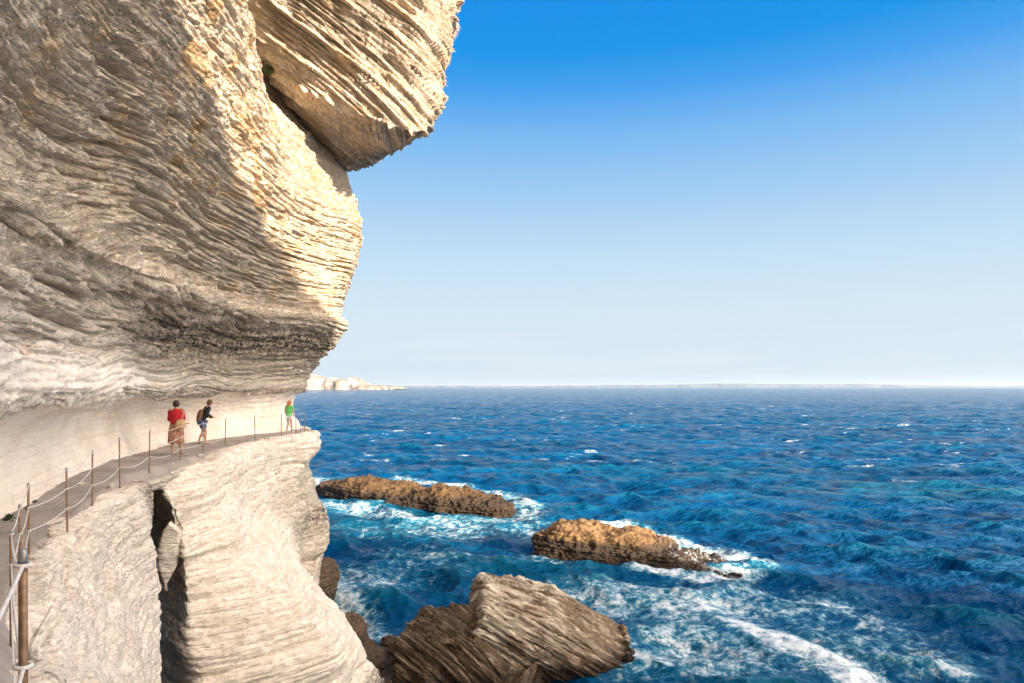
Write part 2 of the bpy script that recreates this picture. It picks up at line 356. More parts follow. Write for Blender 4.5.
# ------------------------------------------------------------------ lower cliffs below the path
def disp_low(P, rough=1.0):
    X, Y, Z = P[..., 0], P[..., 1], P[..., 2] - HC
    b = Z + .04 * X + .25 * noise(X * .25, Y * .25, Z * .25)
    d = .30 * fbm(X * .4, Y * .4, Z * .4, 3)
    d = d + .10 * layers(b, X, Y, Z, 1.1, .25, 3.3) + .055 * layers(b, X, Y, Z, 3.0, .6, 7.7) + .028 * layers(b, X, Y, Z, 7, 1.3, 1.2)
    d = d + .12 * fbm(X * .9, Y * .9, Z * 1.3, 4, .55) - .10 * slots(b, X, Y, Z, 1.3, .35, 4.4, .07) - .05 * slots(b, X, Y, Z, 3.4, .8, 7.4, .10)
    d = d + .09 * (np.abs(fbm(X * 1.5, Y * 1.5, Z * 2.2, 4, .6)) - .22) + .03 * fbm(X * 6, Y * 6, Z * 8, 3, .6)
    return d * rough
def rel(cols): return np.array([[(x, y, HC + z) for x, y, z in c] for c in cols], float)
NB = rel([  # the near block: rows run inner top, edge, down to the water
    [(-8, -22, -1.8), (6, -8, -1.6), (7.5, -7, -3.0), (8.0, -6.5, -5), (8.2, -6, -7.5), (8.5, -6, -11.5)],
    [(-8, -8, -1.8), (1.8, -3, -1.7), (2.6, -2.2, -3.0), (2.9, -1.5, -5), (3.1, -1, -7.5), (3.2, -1, -11.5)],
    [(-7, 0, -1.9), (.7, .6, -1.75), (1.6, 1.2, -3.0), (1.9, 1.5, -5), (2.1, 1.6, -7.5), (2.2, 1.6, -11.5)],
    [(-7, 2.5, -2.2), (-1.3, 2.55, -2.05), (0.0, 3.2, -3.2), (0.5, 3.5, -5), (.8, 3.6, -7.5), (1, 3.7, -11.5)],
    [(-7.5, 5, -2.6), (-3.05, 4.8, -2.40), (-1.9, 5.4, -3.6), (-1.4, 5.7, -5.5), (-1.2, 5.8, -7.8), (-1, 5.9, -11.5)],
    [(-8.5, 8, -2.7), (-4.9, 7.05, -2.50), (-4.0, 7.7, -3.9), (-3.9, 8.0, -5.6), (-3.8, 8.1, -8), (-3.8, 8.2, -11.5)],
    [(-9.5, 11, -2.6), (-6.65, 10.0, -2.42), (-5.75, 10.3, -3.7), (-5.9, 10.6, -5.1), (-6.1, 10.8, -7.5), (-6.0, 10.8, -11.5)],
    [(-11, 14.5, -2.5), (-7.9, 13.2, -2.35), (-7.3, 13.4, -4.0), (-7.35, 13.5, -6), (-7.5, 13.5, -8), (-7.5, 13.5, -11.5)],
    [(-11.5, 16.6, -2.4), (-8.7, 16.0, -2.3), (-8.5, 16, -3.5), (-8.25, 15.9, -6.0), (-8.0, 15.7, -8), (-8.0, 15.6, -11.5)],
    [(-12, 17.0, -2.4), (-9.2, 16.9, -2.35), (-9.3, 16.9, -3.5), (-9.6, 16.8, -6), (-9.8, 16.6, -8), (-9.8, 16.5, -11.5)],
    [(-14, 17.2, -2.4), (-11.5, 17.3, -2.4), (-12, 17.3, -3.5), (-12.5, 17.2, -6), (-12.5, 17, -8), (-12.5, 17, -11.5)]])
FB = rel([
    [(-14, 17.5, -2.4), (-12.5, 19.6, -2.8), (-12.8, 19.7, -3.5), (-13, 19.7, -5.5), (-13, 19.7, -7), (-13, 19.6, -8.6), (-13, 19.5, -11.5)],
    [(-12, 17.6, -2.4), (-10.2, 19.0, -2.6), (-10.2, 19.3, -3.6), (-10.3, 19.3, -5.2), (-10.2, 19.2, -6.5), (-10.0, 19.0, -8.6), (-10, 18.9, -11.5)],
    [(-12, 18.2, -2.4), (-9.5, 18.1, -2.5), (-9.25, 18.4, -3.8), (-9.25, 18.6, -5.1), (-9.1, 18.3, -6.3), (-8.6, 17.9, -7.6), (-8.5, 17.8, -11.5)],
    [(-12, 18.3, -2.4), (-9.25, 17.9, -2.5), (-8.65, 17.95, -3.9), (-8.45, 17.7, -5.1), (-8.2, 17.4, -6.3), (-7.7, 17.0, -7.6), (-7.6, 16.9, -11.5)],
    [(-12, 20, -2.4), (-9.1, 20, -2.38), (-8.6, 20, -3.4), (-7.7, 19.6, -4.6), (-6.3, 19.2, -5.7), (-5.1, 18.8, -7.3), (-4.5, 18.6, -11.5)],
    [(-13, 23, -2.35), (-9.7, 23.4, -2.33), (-9.25, 23.4, -3.3), (-8.5, 23, -4.6), (-6.6, 22, -6.1), (-4.85, 20.9, -7.95), (-3.9, 20.4, -11.5)],
    [(-13, 27, -2.3), (-9.9, 26.8, -2.28), (-9.45, 26.9, -3.5), (-8.9, 26.5, -5), (-7.9, 25.3, -6.7), (-5.5, 23.2, -8.15), (-3.7, 22.3, -10.5)],
    [(-12.5, 29.5, -2.25), (-9.7, 29.2, -2.24), (-9.6, 29.3, -3.5), (-8.8, 29, -5.2), (-8.5, 28, -7.3), (-7.5, 26.5, -8.5), (-6.2, 25.2, -11.5)],
    [(-11.5, 31, -2.25), (-9.2, 30.7, -2.22), (-8.95, 30.7, -2.9), (-10.05, 30.7, -4.0), (-8.0, 30.2, -5.7), (-8.35, 29.6, -7.6), (-8.9, 28.5, -11.5)],
    [(-12, 34, -2.25), (-9.4, 32.6, -2.22), (-9.3, 32.8, -3.0), (-10.2, 32.8, -4.1), (-9.0, 32.6, -5.7), (-9.1, 32.2, -7.6), (-9.4, 31.5, -11.5)],
    [(-14, 37, -2.25), (-10.4, 35.5, -2.22), (-10.3, 35.8, -3.0), (-10.8, 35.8, -4.1), (-10.3, 35.8, -5.7), (-10.3, 35.8, -7.6), (-10.3, 35.5, -11.5)],
    [(-18, 44, -2.25), (-14, 40, -2.22), (-14, 40.5, -3.0), (-14.5, 40.5, -4.1), (-14, 40.5, -5.7), (-14, 40.5, -7.6), (-14, 40.5, -11.5)]])
for nm, K in (('rock_ledge', NB), ('rock_headland', FB)):
    u = sample_params(K, 0, 1.5, 6, 150); v = sample_params(K[3:], 1, 1.5, 10, 150)
    P = catmull(catmull(K, u, .3).swapaxes(0, 1), v, .3).swapaxes(0, 1)
    print(nm, P.shape)
    N = grid_normals(P)
    N = N * np.where(np.sum(N * np.array([.6, -.3, .6]), -1).mean() > 0, 1, -1)
    topk = sstep(0.55, 1.05, v)[None, :]
    P = P + N * (disp_low(P) * (.12 + .88 * topk) * (.8 if nm == 'rock_ledge' else 1))[..., None]
    X, Y, Z = P[..., 0], P[..., 1], P[..., 2] - HC
    if nm == 'rock_ledge':
        pale = .82 - .5 * sstep(15.8, 16.6, Y); stn_shade = .22 + .8 * sstep(15.6, 16.5, Y); warm = .35 + 0 * X  # darker, less pale towards the fissure, its shade put into the colour
    else:
        crack = (1 - sstep(2.1, 2.9, u))[:, None]  # fissure wall mask: shade and warm bounce light are tinted into the rock
        pale = .85 - .75 * crack + 0 * X; stn_shade = .18 + .25 * crack + .8 * np.exp(-((Z + 5.6 - .25 * (X + 8.5)) / .5) ** 2) * sstep(26.5, 28.5, Y) * (1 - sstep(-8.2, -7.6, X)); warm = .3 + .7 * crack + 0 * X
        pale = pale - .35 * sstep(25.5, 28, Y) * sstep(3.6, 4.6, -Z)
    sea_wet = 1 - sstep(.5, 1.6, P[..., 2]); stn_shade = stn_shade + sea_wet * 1.5; pale = pale * (1 - sea_wet)
    tag(grid_mesh(nm, P, M_lime, attrs={'bed': Z + .04 * X + .25 * noise(X * .25, Y * .25, Z * .25), 'pale': np.clip(pale, 0, 1), 'stain_shade': stn_shade, 'warm': warm}), kind='structure')

# rock lintel that carries the path across the fissure
nu, nv = 130, 90
uu = np.linspace(0, 1, nu)[:, None]; th = np.linspace(-math.pi, 0, nv)[None, :]
ly = 15.0 + 5.2 * uu + 0 * th; xe = np.interp(ly, [13, 16, 18, 20, 22], [-7.9, -8.85, -9.05, -9.35, -9.6])
LX = xe - 1.9 + 1.9 * np.sign(np.cos(th)) * np.abs(np.cos(th)) ** .5; LZ = -2.28 - .42 * np.abs(np.sin(th)) ** .5 + 0 * uu
P = np.dstack([LX, ly, LZ + HC]); N = grid_normals(P); N = N * (1 if N[nu // 2, nv // 2, 2] < 0 else -1)
P = P + N * (.7 * disp_low(P))[..., None]
tag(grid_mesh('path_lintel', P, M_lime, attrs={'bed': P[..., 2], 'pale': P[..., 0] * 0 + .7, 'stain_shade': P[..., 0] * 0 + .3, 'warm': P[..., 0] * 0 + .4}), kind='structure')

# ------------------------------------------------------------------ footpath
m = NT('trodden_path'); v_ = m.obj()
n1 = m.noise(v_, 1.2, 5, .6); n2 = m.noise(v_, 14, 4, .7)
col = m.mix(m.mapr(n1, .35, .65), (.26, .225, .21), (.36, .315, .29)); col = m.mix(m.math('MULTIPLY', m.mapr(n2, .55, .75), .4), col, (.19, .155, .135))
m.set(m.b, 'Base Color', col); m.b.inputs['Roughness'].default_value = .95
m.set(m.b, 'Normal', m.bump(m.noise(v_, 12, 5, .7), .5, .03))
M_path = m.m
RAIL = [(-.62, .55), (-1.5, 2.1), (-3.2, 4.5), (-5.06, 6.9), (-5.9, 8.2), (-6.9, 9.76), (-7.42, 11.4), (-8.3, 13.5), (-8.9, 15.5), (-9.3, 17.5), (-9.72, 20.0), (-10.05, 22.2), (-10.5, 25.0), (-10.35, 27.5), (-10.0, 29.6), (-9.68, 30.6), (-9.55, 31.4), (-10.3, 33.2)]
outer = np.array([(3.4, -9), (1.6, -3), (.5, .2), (-1.3, 2.45), (-3.1, 4.65), (-4.95, 6.95), (-6.72, 9.9), (-7.98, 13.1), (-8.87, 15.9), (-9.1, 18), (-9.25, 20.0), (-9.75, 23.4), (-10.0, 26.8), (-9.75, 29.2), (-9.3, 30.8), (-9.35, 32.6), (-10.5, 35.5), (-14, 40)], float)
inner = np.array([(.5, -7), (-1, -4.5), (-3.6, 0), (-4.7, 2.2), (-6, 4.6), (-7.3, 7), (-8.9, 10.6), (-10.3, 14.2), (-11.2, 17), (-11.8, 19.5), (-12.2, 21.5), (-12.7, 24.5), (-12.9, 27.5), (-12.4, 30), (-11.8, 32), (-11.5, 33.5), (-11.8, 35.5), (-15, 39.5)], float)
tt = np.linspace(0, len(outer) - 1, 500); A = catmull(outer, tt, .5); B = catmull(inner, tt, .5)
w = np.linspace(0, 1, 60)[None, :, None]
P2 = A[:, None] * (1 - w) + B[:, None] * w
Zp = pz(P2[..., 1]) + .03 * fbm(P2[..., 0] * 1.2, P2[..., 1] * 1.2, 0, 4) + .012 * noise(P2[..., 0] * 6, P2[..., 1] * 6, 3)
Zp = Zp - .30 * sstep(.16, 0, np.broadcast_to(w[..., 0], Zp.shape)) + .06 * sstep(.7, 1, w[..., 0])
tag(grid_mesh('footpath', np.dstack([P2, Zp]), M_path, flip=False), kind='structure')
print('t', time.time() - T0)

# ------------------------------------------------------------------ loose stones along the wall foot
rg = random.Random(4)
for i in range(46):
    q = rg.uniform(3.5, 13.5); e = rg.choice((.06, .9, .93, .1, .97, .5 * rg.random()))
    a_ = catmull(outer, np.array([q]), .5)[0]; b_ = catmull(inner, np.array([q]), .5)[0]; p_ = a_ * (1 - e) + b_ * e
    STONES = globals().setdefault('STONES', []); STONES.append((p_[0], p_[1], float(pz(p_[1])), rg.uniform(.025, .075), rg.random() * 6))

# ------------------------------------------------------------------ sea
ang = np.radians(np.concatenate([np.linspace(-100, -42, 60, endpoint=False), np.linspace(-42, 42, 1000, endpoint=False), np.linspace(42, 100, 60)]))
rad = [6.0]
while rad[-1] < 21000:
    r = rad[-1]; rad.append(r * (1.05 if r < 17 else 1.0055 if r < 1300 else 1.03 if r < 4000 else 1.12))
rad = np.array(rad)
print('sea', len(ang), len(rad))
R_, A_ = np.meshgrid(rad, ang, indexing='ij')
SX = R_ * np.sin(A_); SY = R_ * np.cos(A_)
sp = np.maximum(R_ * .0055, R_ * np.radians(84 / 1000.))
rs = np.random.RandomState(5)
DZ = np.zeros_like(SX); DX = np.zeros_like(SX); DY = np.zeros_like(SX)
wd = math.radians(-112)   # direction the wind sea travels
grp = 1 + .35 * fbm(SX * .03, SY * .03, 0, 2)
for i in range(80):
    lam = 0.5 * (30 / .5) ** ((i + rs.rand()) / 80.)
    k = 2 * math.pi / lam
    th = wd + rs.normal() * (.85 if lam < 6 else .4)
    amp = 0.0105 * lam ** 1.0 if lam < 6 else 0.0100 * 6 * (6 / lam) ** .6
    amp *= 1.0
    ph = rs.rand() * 6.283
    att = sstep(1.6, 3.5, lam / sp)
    if att.max() == 0: continue
    a = k * (SX * math.cos(th) + SY * math.sin(th)) + ph
    c = np.cos(a) * amp * att; s_ = np.sin(a) * amp * att * .85
    DZ += c; DX -= s_ * math.cos(th); DY -= s_ * math.sin(th)
fadeR = sstep(9, 16, R_)
DZ *= grp; DX *= grp; DY *= grp
# foam density field
def seaXY(px, py):
    D = HC * F / (py - 387.); return ((px - 512) / F * D, D)
foam = np.zeros_like(SX)
def blob(px, py, rx, ry, s, rot=0):
    global foam
    x, y = seaXY(px, py); c, q = math.cos(rot), math.sin(rot)
    dx = SX - x; dy = SY - y; a = (dx * c + dy * q) / rx; b_ = (-dx * q + dy * c) / ry
    foam = np.maximum(foam, s * np.exp(-(a * a + b_ * b_)))
def streak(pts, wdt, s):
    """soft band along sea points given by where they are seen"""
    global foam
    P_ = [seaXY(*p) for p in pts]
    for (x0, y0), (x1, y1) in zip(P_[:-1], P_[1:]):
        vx, vy = x1 - x0, y1 - y0; L = vx * vx + vy * vy
        t = np.clip(((SX - x0) * vx + (SY - y0) * vy) / L, 0, 1)
        d2 = (SX - x0 - t * vx) ** 2 + (SY - y0 - t * vy) ** 2
        foam = np.maximum(foam, s * np.exp(-d2 / wdt ** 2))
streak([(325, 505), (380, 512), (440, 520), (500, 522), (530, 512)], 2.0, .78)
streak([(310, 488), (322, 480)], 2.2, .8)
streak([(400, 478), (450, 486), (505, 498), (530, 508)], 1.8, .8)
streak([(600, 526), (660, 536), (720, 552), (760, 566)], 1.5, .95)
streak([(640, 568), (700, 580), (745, 574)], 1.1, .95)
streak([(735, 620), (770, 640), (800, 655), (840, 668), (870, 690), (890, 720)], 1.15, 1.2)
streak([(860, 650), (930, 660), (960, 680)], .8, .85)
streak([(770, 596), (810, 600), (850, 606)], .8, .8)
streak([(620, 600), (680, 610), (740, 604)], 1.5, .8)
streak([(640, 655), (700, 660), (740, 650)], 1.2, .85)
streak([(330, 585), (345, 612), (360, 632)], 1.4, .8)
blob(440, 528, 12, 5, .62); blob(350, 580, 5, 4, .66); blob(620, 600, 5, 4.5, .72); blob(700, 600, 6, 4, .78); blob(700, 650, 4, 4, .80)
blob(560, 560, 4, 3, .6); blob(860, 640, 5, 4, .6); blob(640, 660, 3, 3, .70); blob(420, 560, 6, 5, .52); blob(800, 610, 6, 5, .56); blob(900, 660, 4, 3, .62)
# the breaking swell that carries the foam line
x0, y0 = seaXY(740, 622); x1, y1 = seaXY(930, 720)
vx, vy = x1 - x0, y1 - y0; L = math.hypot(vx, vy); nx_, ny_ = vy / L, -vx / L
dd = (SX - x0) * nx_ + (SY - y0) * ny_; al = ((SX - x0) * vx + (SY - y0) * vy) / L
DZ += .38 * np.exp(-((dd - .2) / 1.1) ** 2) * sstep(-5, 2, al) * sstep(20, 8, al)
cap = fbm(SX * .11, SY * .22, 2.2, 3)
capm = sstep(.22, .45, cap) * sstep(55, 110, R_)
DZ *= fadeR
Psea = np.dstack([SX + DX * fadeR, SY + DY * fadeR, DZ])
m = NT('sea_water'); v_ = m.obj()
fo = m.attr('foam'); hh = m.attr('crest'); cp = m.attr('caps'); sh = m.attr('shoal')
warp = m.noise(v_, .9, 3, .5)
wv = m.n('ShaderNodeVectorMath', operation='ADD'); m.set(wv, 0, v_)
nw = m.n('ShaderNodeTexNoise'); m.set(nw, 'Vector', v_); nw.inputs['Scale'].default_value = .7; nw.inputs['Detail'].default_value = 3
sc = m.n('ShaderNodeVectorMath', operation='SCALE'); m.set(sc, 0, nw.outputs['Color']); sc.inputs['Scale'].default_value = 2.4
m.set(wv, 1, sc.outputs[0])
def web(scale):
    vo = m.n('ShaderNodeTexVoronoi', feature='DISTANCE_TO_EDGE'); m.set(vo, 'Vector', m.mapping(wv.outputs[0], scale=(1, 1.0, .2))); vo.inputs['Scale'].default_value = scale
    return m.math('SUBTRACT', 1.0, m.math('MULTIPLY', vo.outputs['Distance'], 2.8, clamp=True))
lace = m.math('MAXIMUM', web(.85), m.math('MULTIPLY', web(2.3), .85))
brk = m.noise(v_, 2.2, 7, .72); brk2 = m.noise(m.mapping(v_, scale=(1, 1, .3), rot=(0, 0, .5)), .45, 4, .6)
dens = m.math('ADD', m.math('MULTIPLY', fo, .88), m.math('MULTIPLY', m.math('SUBTRACT', brk2, .5), .95))
tot = m.math('ADD', m.math('ADD', m.math('MULTIPLY', lace, .42), m.math('MULTIPLY_ADD', brk, 2.0, -.5)), dens)
fine = m.noise(v_, 9, 5, .75)
tot2 = m.math('ADD', tot, m.math('MULTIPLY', m.math('SUBTRACT', fine, .5), .9))
fm = m.math('MULTIPLY', m.mapr(tot2, 1.26, 2.0), m.mapr(fo, .08, .4))
# wind whitecaps far out
cn = m.noise(m.mapping(v_, scale=(.35, .8, 1)), .55, 5, .62); cfine = m.noise(v_, 1.6, 4, .7)
cm = m.math('MULTIPLY', m.math('MULTIPLY', m.mapr(cn, .58, .635), m.mapr(cfine, .40, .6)), cp)
fm = m.math('MAXIMUM', fm, m.math('MULTIPLY', cm, .9))
# water body
big = m.noise(m.mapping(v_, scale=(.4, 1, 1)), .045, 4, .6)
wc = m.mix(m.mapr(big, .35, .65), (.0008, .034, .102), (.001, .057, .165))
wc = m.mix(m.mapr(hh, -.1, .9), wc, (.0025, .095, .165))
wc = m.mix(sh, wc, (.010, .16, .22))
wc = m.mix(m.math('MULTIPLY', m.mapr(tot, .95, 1.55), m.mapr(fo, .1, .6, 0, .45)), wc, (.08, .33, .44))
m.set(m.b, 'Base Color', wc); m.b.inputs['IOR'].default_value = 1.25
m.b.inputs['Roughness'].default_value = .14; m.b.inputs['Specular IOR Level'].default_value = .16
rn = m.noise(m.mapping(v_, scale=(1, 1.6, 1), rot=(0, 0, .25)), 1.7, 6, .62, .3); rn2 = m.noise(m.mapping(v_, scale=(.6, 1.3, 1)), .22, 5, .65)
bb = m.bump(m.noise(m.mapping(v_, scale=(.5, 1.2, 1)), .07, 4, .6), .8, 5.0)
bb = m.bump(rn2, .8, 2.0, bb)
bb = m.bump(rn, .6, .16, bb)
m.set(m.b, 'Normal', bb)
fb = m.n('ShaderNodeBsdfPrincipled'); fb.inputs['Base Color'].default_value = (.68, .73, .78, 1); fb.inputs['Roughness'].default_value = .8
m.set(fb, 'Normal', m.bump(brk, .6, .15))
ms = m.n('ShaderNodeMixShader'); m.set(ms, 0, fm); m.set(ms, 1, m.b.outputs[0]); m.set(ms, 2, fb.outputs[0])
m.set(m.o, 'Surface', ms.outputs[0])
shoal = np.zeros_like(SX); keep = foam; foam = np.zeros_like(SX)
blob(920, 490, 16, 5, .35); blob(640, 470, 26, 6, .2); blob(400, 520, 12, 6, .45); blob(350, 510, 6, 4, .4); blob(560, 590, 6, 6, .25)
shoal = foam * (.7 + .5 * fbm(SX * .15, SY * .3, 0, 3)); foam = keep
sea = grid_mesh('sea', Psea, m.m, attrs={'foam': foam, 'crest': DZ, 'caps': capm, 'shoal': np.clip(shoal, 0, 1)}, flip=True)
tag(sea, kind='structure')
print('t sea', time.time() - T0)

# ------------------------------------------------------------------ rocks
def cube_sphere(n, e):
    """rounded box directions on six faces, shared borders"""
    g = np.tan(np.linspace(-1, 1, n + 1) * math.pi / 4)
    a, b_ = np.meshgrid(g, g, indexing='ij'); o = np.ones_like(a)
    faces = [(o, a, b_), (-o, -a, b_), (-a, o, b_), (a, -o, b_), (a, b_, o), (-a, b_, -o)]
    V = np.concatenate([np.stack(f, -1).reshape(-1, 3) for f in faces])
    q = grid_quads(n + 1, n + 1); Q = np.concatenate([q + i * (n + 1) ** 2 for i in range(6)])
    key = np.round(V * 1e5).astype(np.int64); _, idx, inv = np.unique(key, axis=0, return_index=True, return_inverse=True)
    V = V[idx]; Q = inv.ravel()[Q]
    V = V / (np.sum(np.abs(V) ** e, 1) ** (1 / e))[:, None]
    return V, Q
def euler_m(rx, ry, rz):
    from mathutils import Euler
    return np.array(Euler((rx, ry, rz)).to_matrix())
def boulder(name, loc, size, rot, mat, n=90, e=4.0, bed=(0, 0, 1), lay=(1.0, .12, 3, .06, 8, .03), lump=.25, seed=0, shape=None, pale=None, rough=.05, parent=None, wash=None):
    V, Q = cube_sphere(n, e)
    V = V * np.array(size)
    if shape is not None: V = shape(V)
    fn_ = np.cross(V[Q[:, 2]] - V[Q[:, 0]], V[Q[:, 3]] - V[Q[:, 1]]); N = np.zeros_like(V)
    for c_ in range(4): np.add.at(N, Q[:, c_], fn_)
    if (N * V).sum() < 0: N = -N
    N /= np.maximum(np.linalg.norm(N, axis=1, keepdims=True), 1e-9)
    x, y, z = V[:, 0] + seed * 13.1, V[:, 1] + seed * 3.7, V[:, 2]
    b = x * bed[0] + y * bed[1] + z * bed[2]; b = b + .04 * noise(x * .4, y * .4, z * .4)
    d = lump * fbm(x * .6, y * .6, z * .6, 3)
    for f, a in zip(lay[::2], lay[1::2]): d = d + a * layers(b, x, y, z, f, f * .17, seed + f)
    if mat in (M_slab, M_slab_dark): d = d - .14 * slots(b, x, y, z, 2.6, .35, seed, .10) - .07 * slots(b, x, y, z, 6, .7, seed + 3, .14)
    d = d + rough * (np.abs(fbm(x * 2, y * 2, z * 2.5, 4, .62)) * 2 - .5) + rough * .5 * fbm(x * 8, y * 8, z * 8, 2)
    V = V + N * d[:, None]
    V = V @ euler_m(*rot).T
    pl = np.zeros(len(V)) if pale is None else pale(V)
    o = mesh_np(name, V, Q, mat, parent, {'pale': pl, 'bed': b, 'wash': np.zeros(len(V)) if wash is None else wash(V)}); o.location = loc
    return o
M_gold = brownrock('golden_pitted_rock', (.05, .03, .017), (.135, .08, .04), (.25, .155, .078), bs=4, bd_=.30, wl=.85)
M_slab = brownrock('grey_brown_layered_rock', (.17, .115, .075), (.36, .265, .185), (.74, .66, .56), bs=10, lay=True)
M_slab_dark = brownrock('dark_brown_layered_rock', (.09, .058, .038), (.19, .13, .085), (.36, .29, .22), bs=10, lay=True)
M_dark = brownrock('dark_wet_rock', (.06, .042, .03), (.12, .08, .05), (.17, .12, .08), bs=6)

def isl(V):   # long low reef: two humps with a saddle
    x = V[:, 0]; t = x / 12.0
    prof = .80 + .35 * np.exp(-((t + .45) / .38) ** 2) + .1 * np.exp(-((t - .55) / .3) ** 2) - .18 * np.exp(-((t - .05) / .10) ** 2)
    V[:, 2] = V[:, 2] * prof * (1 - .25 * np.clip(t, 0, 1) ** 2)
    V[:, 2] = np.where(V[:, 2] > 1.0, 1.0 + (V[:, 2] - 1.0) * .45, V[:, 2])
    V[:, 1] = V[:, 1] * (1 - .35 * t ** 2) + .8 * np.sin(t * 2.0)
    return V
cx, cy = (seaXY(322, 492)[0] + seaXY(507, 516)[0]) / 2, (seaXY(322, 492)[1] + seaXY(507, 516)[1]) / 2
a0, a1 = seaXY(322, 492), seaXY(505, 516)
rz = math.atan2(a1[1] - a0[1], a1[0] - a0[0]); hl = math.hypot(a1[0] - a0[0], a1[1] - a0[1]) / 2
o = boulder('reef_rock', (cx, cy + 1.2, -.1), (hl, 3.2, 2.15), (0, 0, rz), M_gold, 150, 2.6, lay=(1.6, .16, 4, .10), lump=.5, seed=2, shape=isl, rough=.26, pale=lambda V: sstep(1.2, .2, V[:, 2]))
tag(o, 'long low golden-brown reef rock, farthest rock out in the sea beside the headland', 'rock')
def wedge(V):  # high blunt left end, tapering away to the right
    t = V[:, 0] / 6.6
    V[:, 2] = V[:, 2] * (1 - .40 * (t + 1) / 2 - .62 * np.clip(t - .0, 0, 1) ** 1.1)
    V[:, 1] = V[:, 1] * (1 - .3 * t) + .35 * np.clip(V[:, 2], -2, 2)
    return V
a0, a1 = seaXY(536, 550), seaXY(733, 575)
rz = math.atan2(a1[1] - a0[1], a1[0] - a0[0]); hl = math.hypot(a1[0] - a0[0], a1[1] - a0[1]) / 2
o = boulder('wedge_rock', ((a0[0] + a1[0]) / 2 + .6, (a0[1] + a1[1]) / 2 + .6, -.1), (hl * 1.05, 1.7, 1.85), (0, 0, rz), M_gold, 150, 6.0, lay=(1.5, .16, 4, .09), lump=.5, seed=5, shape=wedge, rough=.17, wash=lambda V: sstep(1.2, 3.0, V[:, 0]) * (1 - sstep(4.6, 5.6, V[:, 0])), pale=lambda V: sstep(.5, 1.3, V[:, 2]))
tag(o, 'brown wedge-shaped rock in foaming water, high at its left end, tapering to the right', 'rock')

# tilted layered slab and its darker neighbour
def cutter(planes):
    """clip a rounded block with planes (nx, ny, nz, d): points beyond a plane are pressed onto it"""
    def f(V):
        for nx, ny, nz, d in planes:
            n = np.array((nx, ny, nz), float); L = np.linalg.norm(n); n /= L
            q = V @ n - d
            V = V - np.maximum(q, 0)[:, None] * n * .96
        return V
    return f
o = boulder('slab_boulder', PX(546, 641, 26.3), (3.3, 1.9, 1.95), (math.radians(10), math.radians(31), math.radians(3)), M_slab, 200, 12.0, bed=(0.02, .70, .72),
            lay=(1.3, .16, 3.2, .12, 7, .07, 15, .03), lump=.10, seed=3, shape=cutter([(0, 0, 1, 1.25), (-.32, 0, .95, 1.34), (-1, -.1, -.1, 3.0), (-.255, 0, -.967, 1.55), (.643, 0, -.766, 1.72), (.916, .1, -.40, 2.1), (.5, -.85, .1, 2.6), (.1, -.8, -.55, 1.75), (-.1, -.5, .85, 1.6)]),
            pale=lambda V: sstep(2.2, -.6, V[:, 0] + .7 * noise(V[:, 0], V[:, 1], V[:, 2])), rough=.05)
tag(o, 'largest pale tilted slab boulder of thin layers leaning on the darker boulder in the water', 'boulder')
o = boulder('round_boulder', PX(476, 672, 25.0), (3.5, 1.7, 1.9), (math.radians(8), math.radians(40), math.radians(-4)), M_slab_dark, 190, 7.0, bed=(0.03, .62, .78),
            lay=(1.5, .15, 3.6, .12, 8, .065, 16, .03), lump=.14, seed=8, shape=cutter([(.114, 0, .993, 1.35), (-.705, 0, .709, 1.75), (-.726, 0, -.687, 2.55), (-.26, 0, -.965, 1.9), (-.5, -.8, .2, 2.1), (0, -.7, .7, 1.75)]), pale=lambda V: V[:, 0] * 0 + .15, rough=.06)
tag(o, 'brown-grey rounded layered boulder left of the pale tilted slab', 'boulder')
smalls = [((350, 640, 27.4), (1.0, .8, .95), 11, 'dark brown upright rock at the foot of the pale cliff slope'),
          ((318, 583, 33.5), (.62, 1.0, 1.15), 12, 'dark rock tucked under the base of the headland'),
          ((383, 664, 25.6), (1.0, .8, .42), 13, 'small dark wet rock beside the pale slope edge'),
          ((408, 650, 26.4), (.8, .7, .40), 14, 'low wet rock touching the left foot of the rounded boulder'),
          ((425, 676, 25.0), (1.6, 1.1, .5), 15, 'broad dark wet rock in front of the rounded boulder'),
          ((395, 680, 24.4), (1.1, .8, .35), 16, 'flat wet rock at the bottom between the cliff slope and the boulders'),
          ((372, 650, 26.6), (.42, .4, .38), 31, 'small wet rock between the pale slope and the rounded boulder'),
          ((388, 642, 27.2), (.38, .35, .30), 32, 'small wet rock farthest out in the gap left of the rounded boulder'),
          ((366, 668, 25.8), (.45, .5, .35), 33, 'wet rock half hidden by the edge of the pale slope'),
          ((402, 668, 25.4), (.5, .45, .36), 34, 'brown wet rock in the middle of the small rock jumble'),
          ((505, 712, 24.2), (2.4, 1.3, .7), 17, 'brown rock shelf under the slab boulder at the lower edge')]
for (p, s, sd, lb) in smalls:
    x, y, z = PX(*p)
    o = boulder('shore_rock', (x, y, max(z, -.1)), s, (.1 * sd % .4, .2, sd), M_dark if sd != 17 else M_slab, 56, 3.0, lay=(2, .08, 6, .04), lump=.35, seed=sd, rough=.09)
    tag(o, lb, 'rock', 'dark rocks at the water\'s edge')
